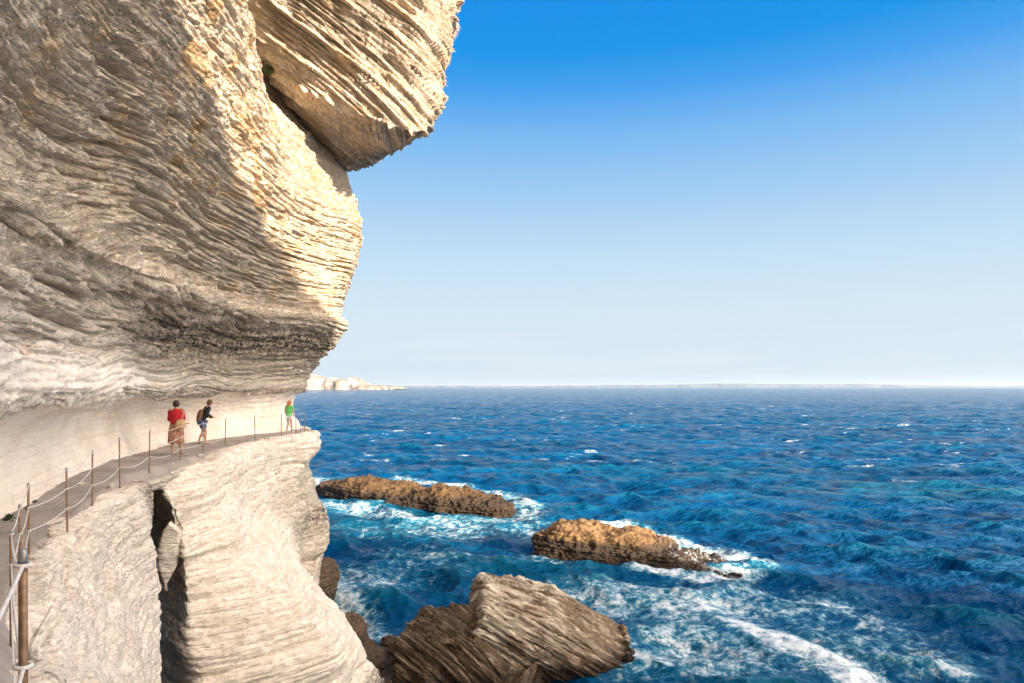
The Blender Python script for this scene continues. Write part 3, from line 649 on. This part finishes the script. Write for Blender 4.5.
# pale wedge of rock jammed in the fissure
o = boulder('wedged_stone', PX(171, 552, 18.2), (.20, .4, 1.0), (.05, .12, .3), limestone('fissure_stone'), 70, 7, shape=cutter([(.6, 0, .8, .62), (-.8, 0, .5, .5), (.9, 0, -.3, .25), (-.9, -.2, -.3, .30)]), lay=(.8, .04), lump=.22, seed=21, rough=.03, pale=lambda V: V[:, 0] * 0 + .8)
tag(o, 'pale upright stone wedged inside the dark fissure of the cliff', 'rock')
M_stone = simple('loose_limestone', (.60, .53, .46), .95, 0, .2, 9, .4)
V0, Q0 = cube_sphere(4, 3.0)
for i, (x, y, z, r, a) in enumerate(STONES):
    k_ = 1 + .35 * noise(V0[:, 0] * 1.3 + i * 3.1, V0[:, 1] * 1.3, V0[:, 2] * 1.3)
    o = mesh_np('loose_stone', V0 * k_[:, None] * np.array([1, .75, .55]) * r, Q0, M_stone); o.location = (x, y, z + r * .35); o.rotation_euler = (0, 0, a)
    tag(o, 'small pale loose stone lying on the cliff path', 'stone', 'loose stones scattered along the cliff path')
print('t rocks', time.time() - T0)

# ------------------------------------------------------------------ far coasts
def coast(name, pts, D, depth, mat, zs=1.0, sd=0, n=420):
    xs = np.linspace(pts[0][0], pts[-1][0], n)
    top = np.interp(xs, [p[0] for p in pts], [p[1] for p in pts])
    h = (387.0 - top) / F * D * zs
    X = (xs - 512) / F * D
    prof = [(-.02, -4), (0, 0), (.02, .45), (.05, .8), (.12, .97), (.3, 1), (.6, .8), (1, 0)]
    G = np.zeros((n, len(prof), 3))
    nn = fbm(X / D * 60, sd, 0, 5, .65); n2_ = fbm(X / D * 150, sd + 3, 0, 4, .65)
    for j, (dy, hz) in enumerate(prof):
        G[:, j, 0] = X; G[:, j, 1] = D + dy * depth + depth * .10 * fbm(X / D * 90, j * .8, sd, 4)
        G[:, j, 2] = (h + HC) * hz * (1 + .22 * nn + .12 * n2_ * (j < 6)) if hz > 0 else hz * 2 - .5
    return tag(grid_mesh(name, G, mat, flip=False), kind='structure')
M_cst = NT('far_white_cliff'); v_ = M_cst.obj()
M_cst.set(M_cst.b, 'Base Color', M_cst.mix(M_cst.mapr(M_cst.noise(v_, .02, 6, .7), .4, .62), (.13, .11, .095), (.30, .27, .235))); M_cst.b.inputs['Roughness'].default_value = 1
coast('distant_headland', [(200, 372), (300, 373), (308, 376), (318, 378), (324, 376.5), (331, 380), (338, 378), (341, 379), (346, 376), (350, 379), (356, 384), (366, 385.4), (378, 384.6), (386, 385.8), (390, 386.6), (393, 389)], 2600, 500, M_cst.m, sd=1)
M_far = NT('far_hills'); v_ = M_far.obj()
M_far.set(M_far.b, 'Base Color', M_far.mix(M_far.mapr(M_far.noise(v_, .002, 5, .6), .4, .6), (.02, .03, .045), (.06, .075, .09))); M_far.b.inputs['Roughness'].default_value = 1
coast('distant_hills', [(250, 386), (380, 385.5), (440, 384.6), (500, 385), (570, 384.5), (620, 383.0), (680, 382.2), (720, 380.2), (760, 379.5), (800, 381), (860, 380), (910, 382), (960, 383.5), (1030, 384.2), (1150, 384), (1250, 386)], 16000, 5000, M_far.m, zs=.5, sd=5, n=700)

# ------------------------------------------------------------------ railing
def tube_grid(pts, r, ns=8):
    pts = np.asarray(pts, float); t = np.gradient(pts, axis=0); t /= np.linalg.norm(t, axis=1, keepdims=True)
    up = np.where(np.abs(t[:, 2:3]) > .9, np.array([[1., 0, 0]]), np.array([[0, 0, 1.]]))
    a = np.cross(t, up); a /= np.linalg.norm(a, axis=1, keepdims=True); b_ = np.cross(a, t)
    r = np.broadcast_to(np.asarray(r, float), (len(pts),))[:, None, None]
    th = np.linspace(0, 2 * math.pi, ns, endpoint=False)
    return pts[:, None] + r * (a[:, None] * np.cos(th)[None, :, None] + b_[:, None] * np.sin(th)[None, :, None])
class MB:
    def __init__(s): s.V = []; s.Q = []; s.n = 0
    def tube(s, pts, r, ns=8, cap=True):
        G = tube_grid(pts, r, ns); nu = G.shape[0]
        i = np.arange(nu * ns).reshape(nu, ns); j = np.roll(i, -1, 1)
        q = np.stack([i[:-1], j[:-1], j[1:], i[1:]], -1).reshape(-1, 4) + s.n
        s.V.append(G.reshape(-1, 3)); s.Q.append(q); s.n += nu * ns
        if cap:
            for row, sg in ((i[0], 1), (i[-1], -1)):
                c = G.reshape(-1, 3)[row].mean(0); s.V.append(c[None]); ci = s.n; s.n += 1
                base = ci - nu * ns if sg == 1 else ci - nu * ns - 1
                r0 = row + base; r1 = np.roll(r0, -sg)
                s.Q.append(np.stack([np.full(ns, ci), r1, r0, np.full(ns, ci)], -1))
        return s
    def build(s, name, mat, parent=None, smooth=True):
        V = np.concatenate(s.V); Q = np.concatenate(s.Q)
        me = bpy.data.meshes.new(name)
        me.from_pydata(V.tolist(), [], [list(dict.fromkeys(q)) for q in Q.tolist()]); me.update()
        for p in me.polygons: p.use_smooth = smooth
        me.materials.append(mat); return link(bpy.data.objects.new(name, me), parent)
M_post = simple('rusty_bronze_post', (.30, .19, .12), .5, .35, .25, 30, .3)
M_cap = simple('grey_metal_cap', (.35, .36, .38), .4, .7, .1, 30)
M_rope = simple('pale_rope', (.72, .70, .70), .8, 0, .12, 60)
rl = link(bpy.data.objects.new('rope_railing', None)); rl.location = (RAIL[3][0], RAIL[3][1], float(pz(RAIL[3][1])))
tag(rl, 'railing of rusty metal posts joined by three sagging pale ropes along the cliff path', 'railing')
o0 = np.array(rl.location)
posts = []
lean = {1: (.012, .0), 2: None}
for i, (x, y) in enumerate(RAIL):
    if i == 2: continue
    base = np.array([x, y, float(pz(y))]); h = 1.0
    if i == 1: base[2] = HC - .51 - 1.02; h = 1.02
    if i == 3: base[2] = HC - 2.45
    if i == 0: base[2] = HC - 1.55
    ln = np.array([random.uniform(-.015, .015), random.uniform(-.015, .015), 0])
    top = base + ln + np.array([0, 0, h]); posts.append((base, top))
    r = .016 if i != 1 else .0125
    zz = np.linspace(0, 1, 5)[:, None]
    p = MB().tube((base - [0, 0, .35] - o0) * (1 - zz) + (top - o0) * zz, r, 12).build('post', M_post, rl)
    c = MB().tube([top - o0 - [0, 0, .03], top - o0 + [0, 0, .006], top - o0 + [0, 0, .016]], [r + .0006, r + .0006, r * .5], 12).build('cap', M_cap, p)
for lv, (fr, sg) in enumerate(((.965, .045), (.66, .075), (.33, .085))):
    pts = []
    mb = MB()
    for k in range(len(posts) - 1):
        a = posts[k][0] * (1 - fr) + posts[k][1] * fr; b_ = posts[k + 1][0] * (1 - fr) + posts[k + 1][1] * fr
        L = np.linalg.norm(b_ - a); t = np.linspace(0, 1, 14)[:, None]
        sag = sg * (L / 2.2) * (.6 + .8 * random.random()) * (.75 if k > 8 else 1)
        seg = a * (1 - t) + b_ * t; seg[:, 2:] -= sag * 4 * t * (1 - t) * (.9 + .1 * np.sin(3 * t)); pts.append(seg[:-1] if k < len(posts) - 2 else seg)
    mb.tube(np.concatenate(pts) - o0, .0065, 7)
    rp = mb.build('rope', M_rope, rl)
    # the rope takes one turn round each near post
    for k in range(0, 7):
        a = posts[k][0] * (1 - fr) + posts[k][1] * fr - o0
        th = np.linspace(0, 2 * math.pi + .6, 20)
        ring = np.stack([a[0] + .021 * np.cos(th), a[1] + .021 * np.sin(th), a[2] - .006 + .002 * th + .006 * np.sin(th * .5 + k)], 1)
        MB().tube(ring, .007, 6).build('knot', M_rope, rp)

# ------------------------------------------------------------------ people
def skin_obj(name, V, E, R, mat, parent, sub=2, root=0):
    me = bpy.data.meshes.new(name); me.from_pydata(V, E, []); me.materials.append(mat)
    o = link(bpy.data.objects.new(name, me), parent)
    bm_ = bmesh.new(); bm_.from_mesh(me); bm_.verts.layers.skin.verify(); bm_.to_mesh(me); bm_.free()
    for i, r in enumerate(R):
        r = r if isinstance(r, tuple) else (r, r)
        me.skin_vertices[0].data[i].radius = r; me.skin_vertices[0].data[i].use_root = (i == root)
    md = o.modifiers.new('skin', 'SKIN'); md.use_smooth_shade = True
    ms_ = o.modifiers.new('sub', 'SUBSURF'); ms_.levels = sub; ms_.render_levels = sub
    return o
class SK:
    def __init__(s): s.V = []; s.E = []; s.R = []
    def chain(s, start, pts):
        prev = start
        for (p, r) in pts:
            s.V.append(tuple(p)); s.R.append(r); i = len(s.V) - 1
            if prev is not None: s.E.append((prev, i))
            prev = i
        return prev
M_skin = simple('skin', (.52, .30, .21), .6, 0, .08, 8)
def lofted(name, rings, mat, parent, ns=24, folds=0.0, nf=7, sub=0):
    """closed garment/hair from elliptical rings (cx,cy,cz,rx,ry)"""
    G = []
    for (cx_, cy_, cz_, rx, ry) in rings:
        th = np.linspace(0, 2 * math.pi, ns, endpoint=False)
        q = 1 + folds * np.sin(th * nf + cz_ * 3) 
        G.append(np.stack([cx_ + rx * q * np.cos(th), cy_ + ry * q * np.sin(th), np.full(ns, cz_)], 1))
    G = np.array(G); nu = len(G); V = G.reshape(-1, 3).tolist()
    F_ = []
    for i in range(nu - 1):
        for j in range(ns): F_.append([i * ns + j, i * ns + (j + 1) % ns, (i + 1) * ns + (j + 1) % ns, (i + 1) * ns + j])
    F_.append(list(range(ns))[::-1]); F_.append([(nu - 1) * ns + j for j in range(ns)])
    me = bpy.data.meshes.new(name); me.from_pydata(V, [], F_); me.update(); me.materials.append(mat)
    for p in me.polygons: p.use_smooth = True
    return link(bpy.data.objects.new(name, me), parent)
def body(root, h, arms, legs, lean=0.0, head_turn=0.0, wide=1.0):
    """one continuous skinned body. faces +Y. arms/legs: joint lists (elbow, wrist, hand dir) / (knee, ankle)"""
    k = h / 1.7; s = SK(); L = lean
    pel = (0, 0, .92 * k)
    c = s.chain(None, [(pel, (.14 * k * wide, .10 * k))])
    neck0 = s.chain(c, [((0, L * .25, 1.05 * k), (.125 * k * wide, .09 * k)), ((0, L * .6, 1.22 * k), (.135 * k * wide, .095 * k)), ((0, L * .95, 1.36 * k), (.12 * k * wide, .085 * k))])
    hd = s.chain(neck0, [((0, L * 1.1, 1.44 * k), .052 * k), ((0, L * 1.25 + .01, 1.50 * k), .055 * k), ((0, L * 1.35 + .02, 1.575 * k), (.075 * k, .088 * k)), ((0, L * 1.4 + .015, 1.64 * k), (.070 * k, .085 * k)), ((0, L * 1.4, 1.685 * k), .04 * k)])
    # nose, chin and ears leave the head
    ct, sn = math.cos(head_turn), math.sin(head_turn)
    hc = np.array((0, L * 1.35 + .02, 1.575 * k))
    s.chain(hd - 2, [(hc + np.array((sn, ct, 0)) * .10 * k, .014 * k)])
    for e in (-1, 1): s.chain(hd - 2, [(hc + np.array((e * ct, -e * sn, 0)) * .085 * k, .014 * k)])
    for sd, (el, wr, fd) in zip((-1, 1), arms):
        sh = np.array((sd * .185 * k * wide, L * .95, 1.37 * k)); el = np.array(el) * k; wr = np.array(wr) * k; fd = np.array(fd, float)
        w_ = s.chain(neck0, [(sh * (.55, 1, 1) + (0, 0, .005), .06 * k), (sh, .055 * k), ((sh + el) / 2, .046 * k), (el, .038 * k), ((el + wr) / 2, .034 * k), (wr, .025 * k)])
        palm = wr + fd * .05 * k; pm = s.chain(w_, [(palm, (.034 * k, .018 * k))])
        side = np.cross(fd, (0, 1, 0)); side = side / (np.linalg.norm(side) + 1e-6)
        for f_, (o_, ln_) in enumerate(((-.028, .062), (-.010, .074), (.010, .070), (.027, .055))):
            b0 = palm + side * o_ * k + fd * .03 * k
            s.chain(pm, [(b0, .0085 * k), (b0 + fd * ln_ * .55 * k, .008 * k), (b0 + (fd * .8 + np.array((0, .5, 0))) * ln_ * k, .007 * k)])
        s.chain(pm, [(palm - side * .04 * k + np.array((0, .012, 0)), .010 * k), (palm - side * .052 * k + fd * .04 * k + np.array((0, .02, 0)), .008 * k)])
    for sd, (kn, an) in zip((-1, 1), legs):
        hp = np.array((sd * .095 * k, 0, .86 * k)); kn = np.array(kn) * k; an = np.array(an) * k
        s.chain(0, [(hp, .088 * k), ((hp + kn) / 2, .072 * k), (kn, .054 * k), (kn * .62 + an * .38 + (0, -.015, 0), .055 * k), (an, .034 * k), (an + np.array((0, .0, -.055 * k)), .036 * k), (an + np.array((sd * .01, .10 * k, -.062 * k)), (.042 * k, .026 * k)), (an + np.array((sd * .012, .16 * k, -.066 * k)), (.036 * k, .018 * k))])
    return skin_obj('body', [tuple(v) for v in s.V], s.E, s.R, M_skin, root, 2)
def sleeve(name, root, mat, h, arms, lean, frac, r0=.062, r1=.05):
    k = h / 1.7
    for sd, (el, wr, fd) in zip((-1, 1), arms):
        sh = np.array((sd * .165 * k, lean * .95, 1.385 * k)); el = np.array(el) * k; wr = np.array(wr) * k
        pts = [sh, sh * (1.12, 1, .99), (sh + el) / 2]
        rr = [r0 * .9, r0, r0 * .95]
        if frac > .5: pts += [el, (el + wr) / 2, wr]; rr += [r1, r1 * .9, r1 * .78]
        pts = catmull(np.array(pts), np.linspace(0, len(pts) - 1, 16), .5); rr = np.interp(np.linspace(0, len(rr) - 1, 16), range(len(rr)), rr)
        MB().tube(pts, rr * k, 12).build('sleeve', mat, root)
def mk_person(loc, rz, label):
    r = link(bpy.data.objects.new('person', None)); r.location = loc; r.rotation_euler = (0, 0, rz)
    return tag(r, label, 'person', 'walkers on the cliff path')
M_hair1 = simple('dark_hair', (.025, .018, .015), .6, 0, .2, 30); M_hair2 = simple('reddish_brown_hair', (.16, .07, .04), .6, 0, .2, 30); M_hair3 = simple('ginger_hair', (.48, .17, .05), .6, 0, .2, 30)
M_red = simple('red_cloth', (.55, .012, .025), .85, 0, .2, 12, .4); M_navy = simple('navy_cloth', (.018, .022, .04), .85, 0, .2, 12, .4)
M_green = simple('green_cloth', (.13, .62, .17), .85, 0, .12, 12, .4); M_white = simple('white_cloth', (.75, .77, .8), .85, 0, .08, 12, .3)
M_denim = simple('denim', (.10, .15, .30), .9, 0, .2, 25, .3); M_shoe = simple('shoe_leather', (.10, .07, .055), .6, 0, .2, 20)
M_tan = simple('tan_canvas', (.58, .40, .22), .85, 0, .15, 25, .4); M_brown = simple('brown_suede', (.20, .115, .06), .85, 0, .25, 14, .5)
mk = NT('patterned_skirt_cloth'); v_ = mk.obj()
nk = mk.noise(mk.mapping(v_, scale=(1, 1, .45)), 22, 3, .6); nk2 = mk.noise(v_, 40, 2, .5)
mk.set(mk.b, 'Base Color', mk.mix(mk.mapr(nk2, .45, .6), mk.mix(mk.mapr(nk, .42, .56), (.17, .04, .035), (.38, .17, .12)), (.45, .30, .22))); mk.b.inputs['Roughness'].default_value = .9
M_skirt = mk.m
def shoes(root, h, legs, mat):
    k = h / 1.7
    for sd, (kn, an) in zip((-1, 1), legs):
        a = np.array(an) * k
        s = SK(); s.chain(None, [(a + (0, -.03 * k, -.055 * k), (.040 * k, .034 * k)), (a + (0, .06 * k, -.062 * k), (.044 * k, .030 * k)), (a + (0, .17 * k, -.068 * k), (.042 * k, .022 * k))])
        skin_obj('shoe', [tuple(q) for q in s.V], s.E, s.R, mat, root, 1)
def torso(root, h, mat, lean, z0=.86, flare=1.0, name='shirt', wide=1.0):
    k = h / 1.7; L = lean
    zs = [(z0, .175 * flare, .125, 0), (z0 + .06, .178 * flare, .13, 0), (1.02, .158, .118, L * .2), (1.14, .165, .12, L * .45), (1.26, .185, .125, L * .7), (1.34, .19, .12, L * .9), (1.395, .155, .10, L), (1.43, .09, .075, L * 1.05), (1.455, .062, .06, L * 1.12)]
    return lofted(name, [(0, y, z * k, rx * k * wide, ry * k) for z, rx, ry, y in zs], mat, root, 28, .02, 5)
# 1: red cardigan, patterned skirt
h1 = 1.70; x, y = -10.58, 21.5
p1 = mk_person((x, y, float(pz(y)) + .01), math.radians(12), 'person seen from behind in a red cardigan and patterned skirt walking beside the rope railing')
arms1 = [((-.225, .06, 1.12), (-.13, .22, 1.02), (.3, .9, -.1)), ((.22, .07, 1.12), (.12, .24, 1.04), (-.3, .9, -.1))]
legs1 = [((-.10, .03, .48), (-.115, -.02, .09)), ((.09, -.04, .48), (.13, .12, .09))]
body(p1, h1, arms1, legs1, .02)
t_ = torso(p1, h1, M_red, .02, .84, 1.02, 'cardigan', 1.04); sleeve('sleeve', p1, M_red, h1, arms1, .02, 1, .060, .050)
lofted('skirt', [(0, 0, z, rx, ry) for z, rx, ry in ((.97, .165, .12), (.88, .20, .155), (.74, .22, .17), (.58, .225, .18), (.44, .235, .19), (.36, .24, .195))], M_skirt, p1, 40, .05, 8)
lofted('hair', [(0, -.005 + .03, 1.51, .062, .055), (0, .0, 1.55, .092, .085), (0, .01, 1.60, .10, .105), (0, .015, 1.65, .094, .10), (0, .015, 1.69, .066, .07), (0, .01, 1.715, .03, .03)], M_hair1, p1, 20, .03, 6)
shoes(p1, h1, legs1, M_shoe)
# shoulder bag on the right hip
bg_ = link(bpy.data.objects.new('shoulder_bag', None)); bg_.location = (x + .20, y - .16, float(pz(y)) + .98); bg_.rotation_euler = (0, 0, math.radians(12))
tag(bg_, 'tan cloth shoulder bag hanging at the back of the person in red', 'bag')
lofted('pouch', [(.0, 0, -.15, .05, .03), (.0, 0, -.14, .13, .055), (.01, 0, -.08, .165, .075), (.015, 0, 0, .165, .075), (.02, 0, .08, .14, .06), (.03, 0, .14, .10, .035), (.03, 0, .15, .09, .02)], M_tan, bg_, 24, .03, 5)
MB().tube([(.06, 0, .13), (.085, .03, .28), (.07, .06, .40), (.02, .12, .465), (-.03, .2, .47)], .016, 8).build('strap', M_tan, bg_)
lofted('flap', [(.16, .01, .0, .03, .02), (.20, .0, .015, .07, .03), (.24, .0, .03, .05, .025), (.27, 0, .045, .02, .012)], M_tan, bg_, 14)
# 2: navy shirt, denim shorts, leaning forward
h2 = 1.66; x, y = -11.62, 25.6
p2 = mk_person((x, y, float(pz(y)) + .01), math.radians(-48), 'person in a dark navy shirt and denim shorts bending forward beside the notch wall')
arms2 = [((-.24, .10, 1.14), (-.16, .28, 1.02), (.2, .9, -.3)), ((.25, .12, 1.14), (.17, .30, 1.04), (-.2, .9, -.3))]
legs2 = [((-.09, .06, .48), (-.08, -.10, .09)), ((.09, .10, .48), (.09, .10, .09))]
body(p2, h2, arms2, legs2, .20, math.radians(20))
torso(p2, h2, M_navy, .20, .86, 1.0, 'shirt', 1.08); sleeve('sleeve', p2, M_navy, h2, arms2, .20, .6, .075, .06)
s = SK(); k = h2 / 1.7
c = s.chain(None, [((0, 0, .93 * k), (.165 * k, .125 * k))])
for sd, (kn, an) in zip((-1, 1), legs2):
    kk = np.array(kn) * k; hp = np.array((sd * .095 * k, 0, .84 * k)); s.chain(c, [(hp, .105 * k), ((hp + kk) / 2, .098 * k), (hp * .3 + kk * .7, .095 * k)])
skin_obj('shorts', [tuple(q) for q in s.V], s.E, s.R, M_denim, p2, 2)
L = .20
lofted('hair', [(0, L * 1.3 - .01, 1.49 * k, .065, .06), (0, L * 1.3 - .01, 1.54 * k, .092, .088), (0, L * 1.35 + .005, 1.60 * k, .10, .105), (0, L * 1.35 + .01, 1.65 * k, .092, .098), (0, L * 1.4, 1.69 * k, .06, .065), (0, L * 1.4, 1.71 * k, .025, .025)], M_hair2, p2, 20, .04, 7)
shoes(p2, h2, legs2, M_shoe)
bp = link(bpy.data.objects.new('backpack', None)); bp.scale = (.8, .75, .8); bp.location = (x - .03, y - .10, float(pz(y)) + 1.14); bp.rotation_euler = (math.radians(-14), 0, math.radians(-40))
tag(bp, 'brown suede backpack worn by the person in the navy shirt', 'backpack')
lofted('pouch', [(-.02, 0, -.36, .06, .04), (-.02, 0, -.34, .13, .08), (0, 0, -.22, .17, .11), (0, 0, -.05, .175, .12), (0, .0, .10, .15, .10), (0, .02, .20, .10, .07), (0, .03, .23, .04, .03)], M_brown, bp, 24, .05, 6)
for sd in (-1, 1): MB().tube([(sd * .09, .04, .16), (sd * .11, .10, .27), (sd * .12, .18, .28), (sd * .12, .24, .18)], .014, 8).build('strap', M_brown, bp)
# 3: green top, white shorts, ginger hair
h3 = 1.50; x, y = -10.45, 32.0
p3 = mk_person((x, y, float(pz(y)) + .01), math.radians(-20), 'person with ginger hair in a bright green top and white shorts at the path corner')
arms3 = [((-.25, -.02, 1.13), (-.24, .10, .90), (0, .3, -.9)), ((.25, .0, 1.13), (.25, .14, .92), (0, .3, -.9))]
legs3 = [((-.09, .05, .48), (-.09, -.08, .09)), ((.09, .07, .48), (.09, .12, .09))]
body(p3, h3, arms3, legs3, .03)
torso(p3, h3, M_green, .03, .88, 1.0, 'shirt', 1.08); sleeve('sleeve', p3, M_green, h3, arms3, .03, .3, .07, .06)
k = h3 / 1.7; s = SK(); c = s.chain(None, [((0, 0, .90 * k), (.16 * k, .12 * k))])
for sd, (kn, an) in zip((-1, 1), legs3):
    kk = np.array(kn) * k; hp = np.array((sd * .095 * k, 0, .84 * k)); s.chain(c, [(hp, .10 * k), ((hp + kk) / 2, .09 * k)])
skin_obj('shorts', [tuple(q) for q in s.V], s.E, s.R, M_white, p3, 2)
lofted('hair', [(0, -.08, 1.34 * k, .03, .03), (0, -.075, 1.42 * k, .05, .04), (0, -.03, 1.50 * k, .08, .075), (0, .0, 1.56 * k, .096, .10), (0, .015, 1.62 * k, .098, .10), (0, .015, 1.67 * k, .075, .08), (0, .01, 1.705 * k, .03, .03)], M_hair3, p3, 20, .03, 6)
shoes(p3, h3, legs3, M_white)

# ------------------------------------------------------------------ small plants
M_leaf = simple('leaf_green', (.07, .12, .03), .7, 0, .3, 20)
def plant(loc, s, n, label, sd):
    rr = random.Random(sd); V = []; Fc = []
    for i in range(n):
        a = rr.uniform(0, 6.28); el = rr.uniform(.1, 1.4); L_ = s * rr.uniform(.4, 1); d = np.array((math.cos(a) * math.cos(el), math.sin(a) * math.cos(el), math.sin(el)))
        sd_ = np.cross(d, (0, 0, 1)); sd_ /= np.linalg.norm(sd_); w_ = L_ * .16; q = len(V)
        V += [tuple(d * L_ * .15), tuple(d * L_ * .6 + sd_ * w_), tuple(d * L_ + np.array((0, 0, -.1 * L_))), tuple(d * L_ * .6 - sd_ * w_ + np.array((0, 0, .03 * L_)))]
        Fc.append((q, q + 1, q + 2, q + 3))
    me = bpy.data.meshes.new('leaves'); me.from_pydata(V, [], Fc); me.materials.append(M_leaf)
    r = link(bpy.data.objects.new('plant', me)); r.location = loc
    tag(r, label, 'plant')
plant(PX(8, 521, 10.9), .16, 60, 'small green tuft at the foot of the wall by the left picture edge', 1)
plant(PX(27, 510, 11.9), .10, 40, 'little green weed beside the path at the wall foot, between two others', 2)
plant(PX(35, 503, 12.6), .09, 40, 'tiny weed on the path edge just behind the bent post with ropes', 3)
plant(PX(267, 74, 30.2), .5, 120, 'yellow-green bush in the cleft under the overhanging rock', 4)

# ------------------------------------------------------------------ sea air
hz = NT('sea_air'); vol = hz.n('ShaderNodeVolumePrincipled'); vol.inputs['Color'].default_value = (.60, .75, .90, 1); vol.inputs['Density'].default_value = 4.3e-5; vol.inputs['Anisotropy'].default_value = .2
hz.t.nodes.remove(hz.b); hz.set(hz.o, 'Volume', vol.outputs[0])
bm_ = bmesh.new(); bmesh.ops.create_cube(bm_, size=1.0)
for v_ in bm_.verts: v_.co = Vector((v_.co.x * 44000, v_.co.y * 44000, -16 if v_.co.z < 0 else 110))
me = bpy.data.meshes.new('haze'); bm_.to_mesh(me); me.materials.append(hz.m)
tag(link(bpy.data.objects.new('haze', me)), kind='stuff')
# ------------------------------------------------------------------ camera and render settings
cam = bpy.data.cameras.new('camera'); co = link(bpy.data.objects.new('camera', cam)); bpy.context.scene.camera = co
co.location = (0, 0, HC); co.rotation_euler = (math.radians(90), 0, 0); cam.lens = 24; cam.sensor_width = 36; cam.shift_y = 45.5 / 1024
cam.clip_start = .05; cam.clip_end = 100000
sc_ = bpy.context.scene
sc_.view_settings.view_transform = 'Standard'; sc_.view_settings.look = 'None'; sc_.view_settings.gamma = 1; sc_.view_settings.exposure = EXPO
sc_.view_settings.use_curve_mapping = False
sc_.render.engine = 'CYCLES'; sc_.cycles.use_denoising = True; sc_.cycles.max_bounces = 6; sc_.cycles.diffuse_bounces = 3; sc_.cycles.glossy_bounces = 2
sc_.render.resolution_x = 1024; sc_.render.resolution_y = 683
print('script', time.time() - T0)
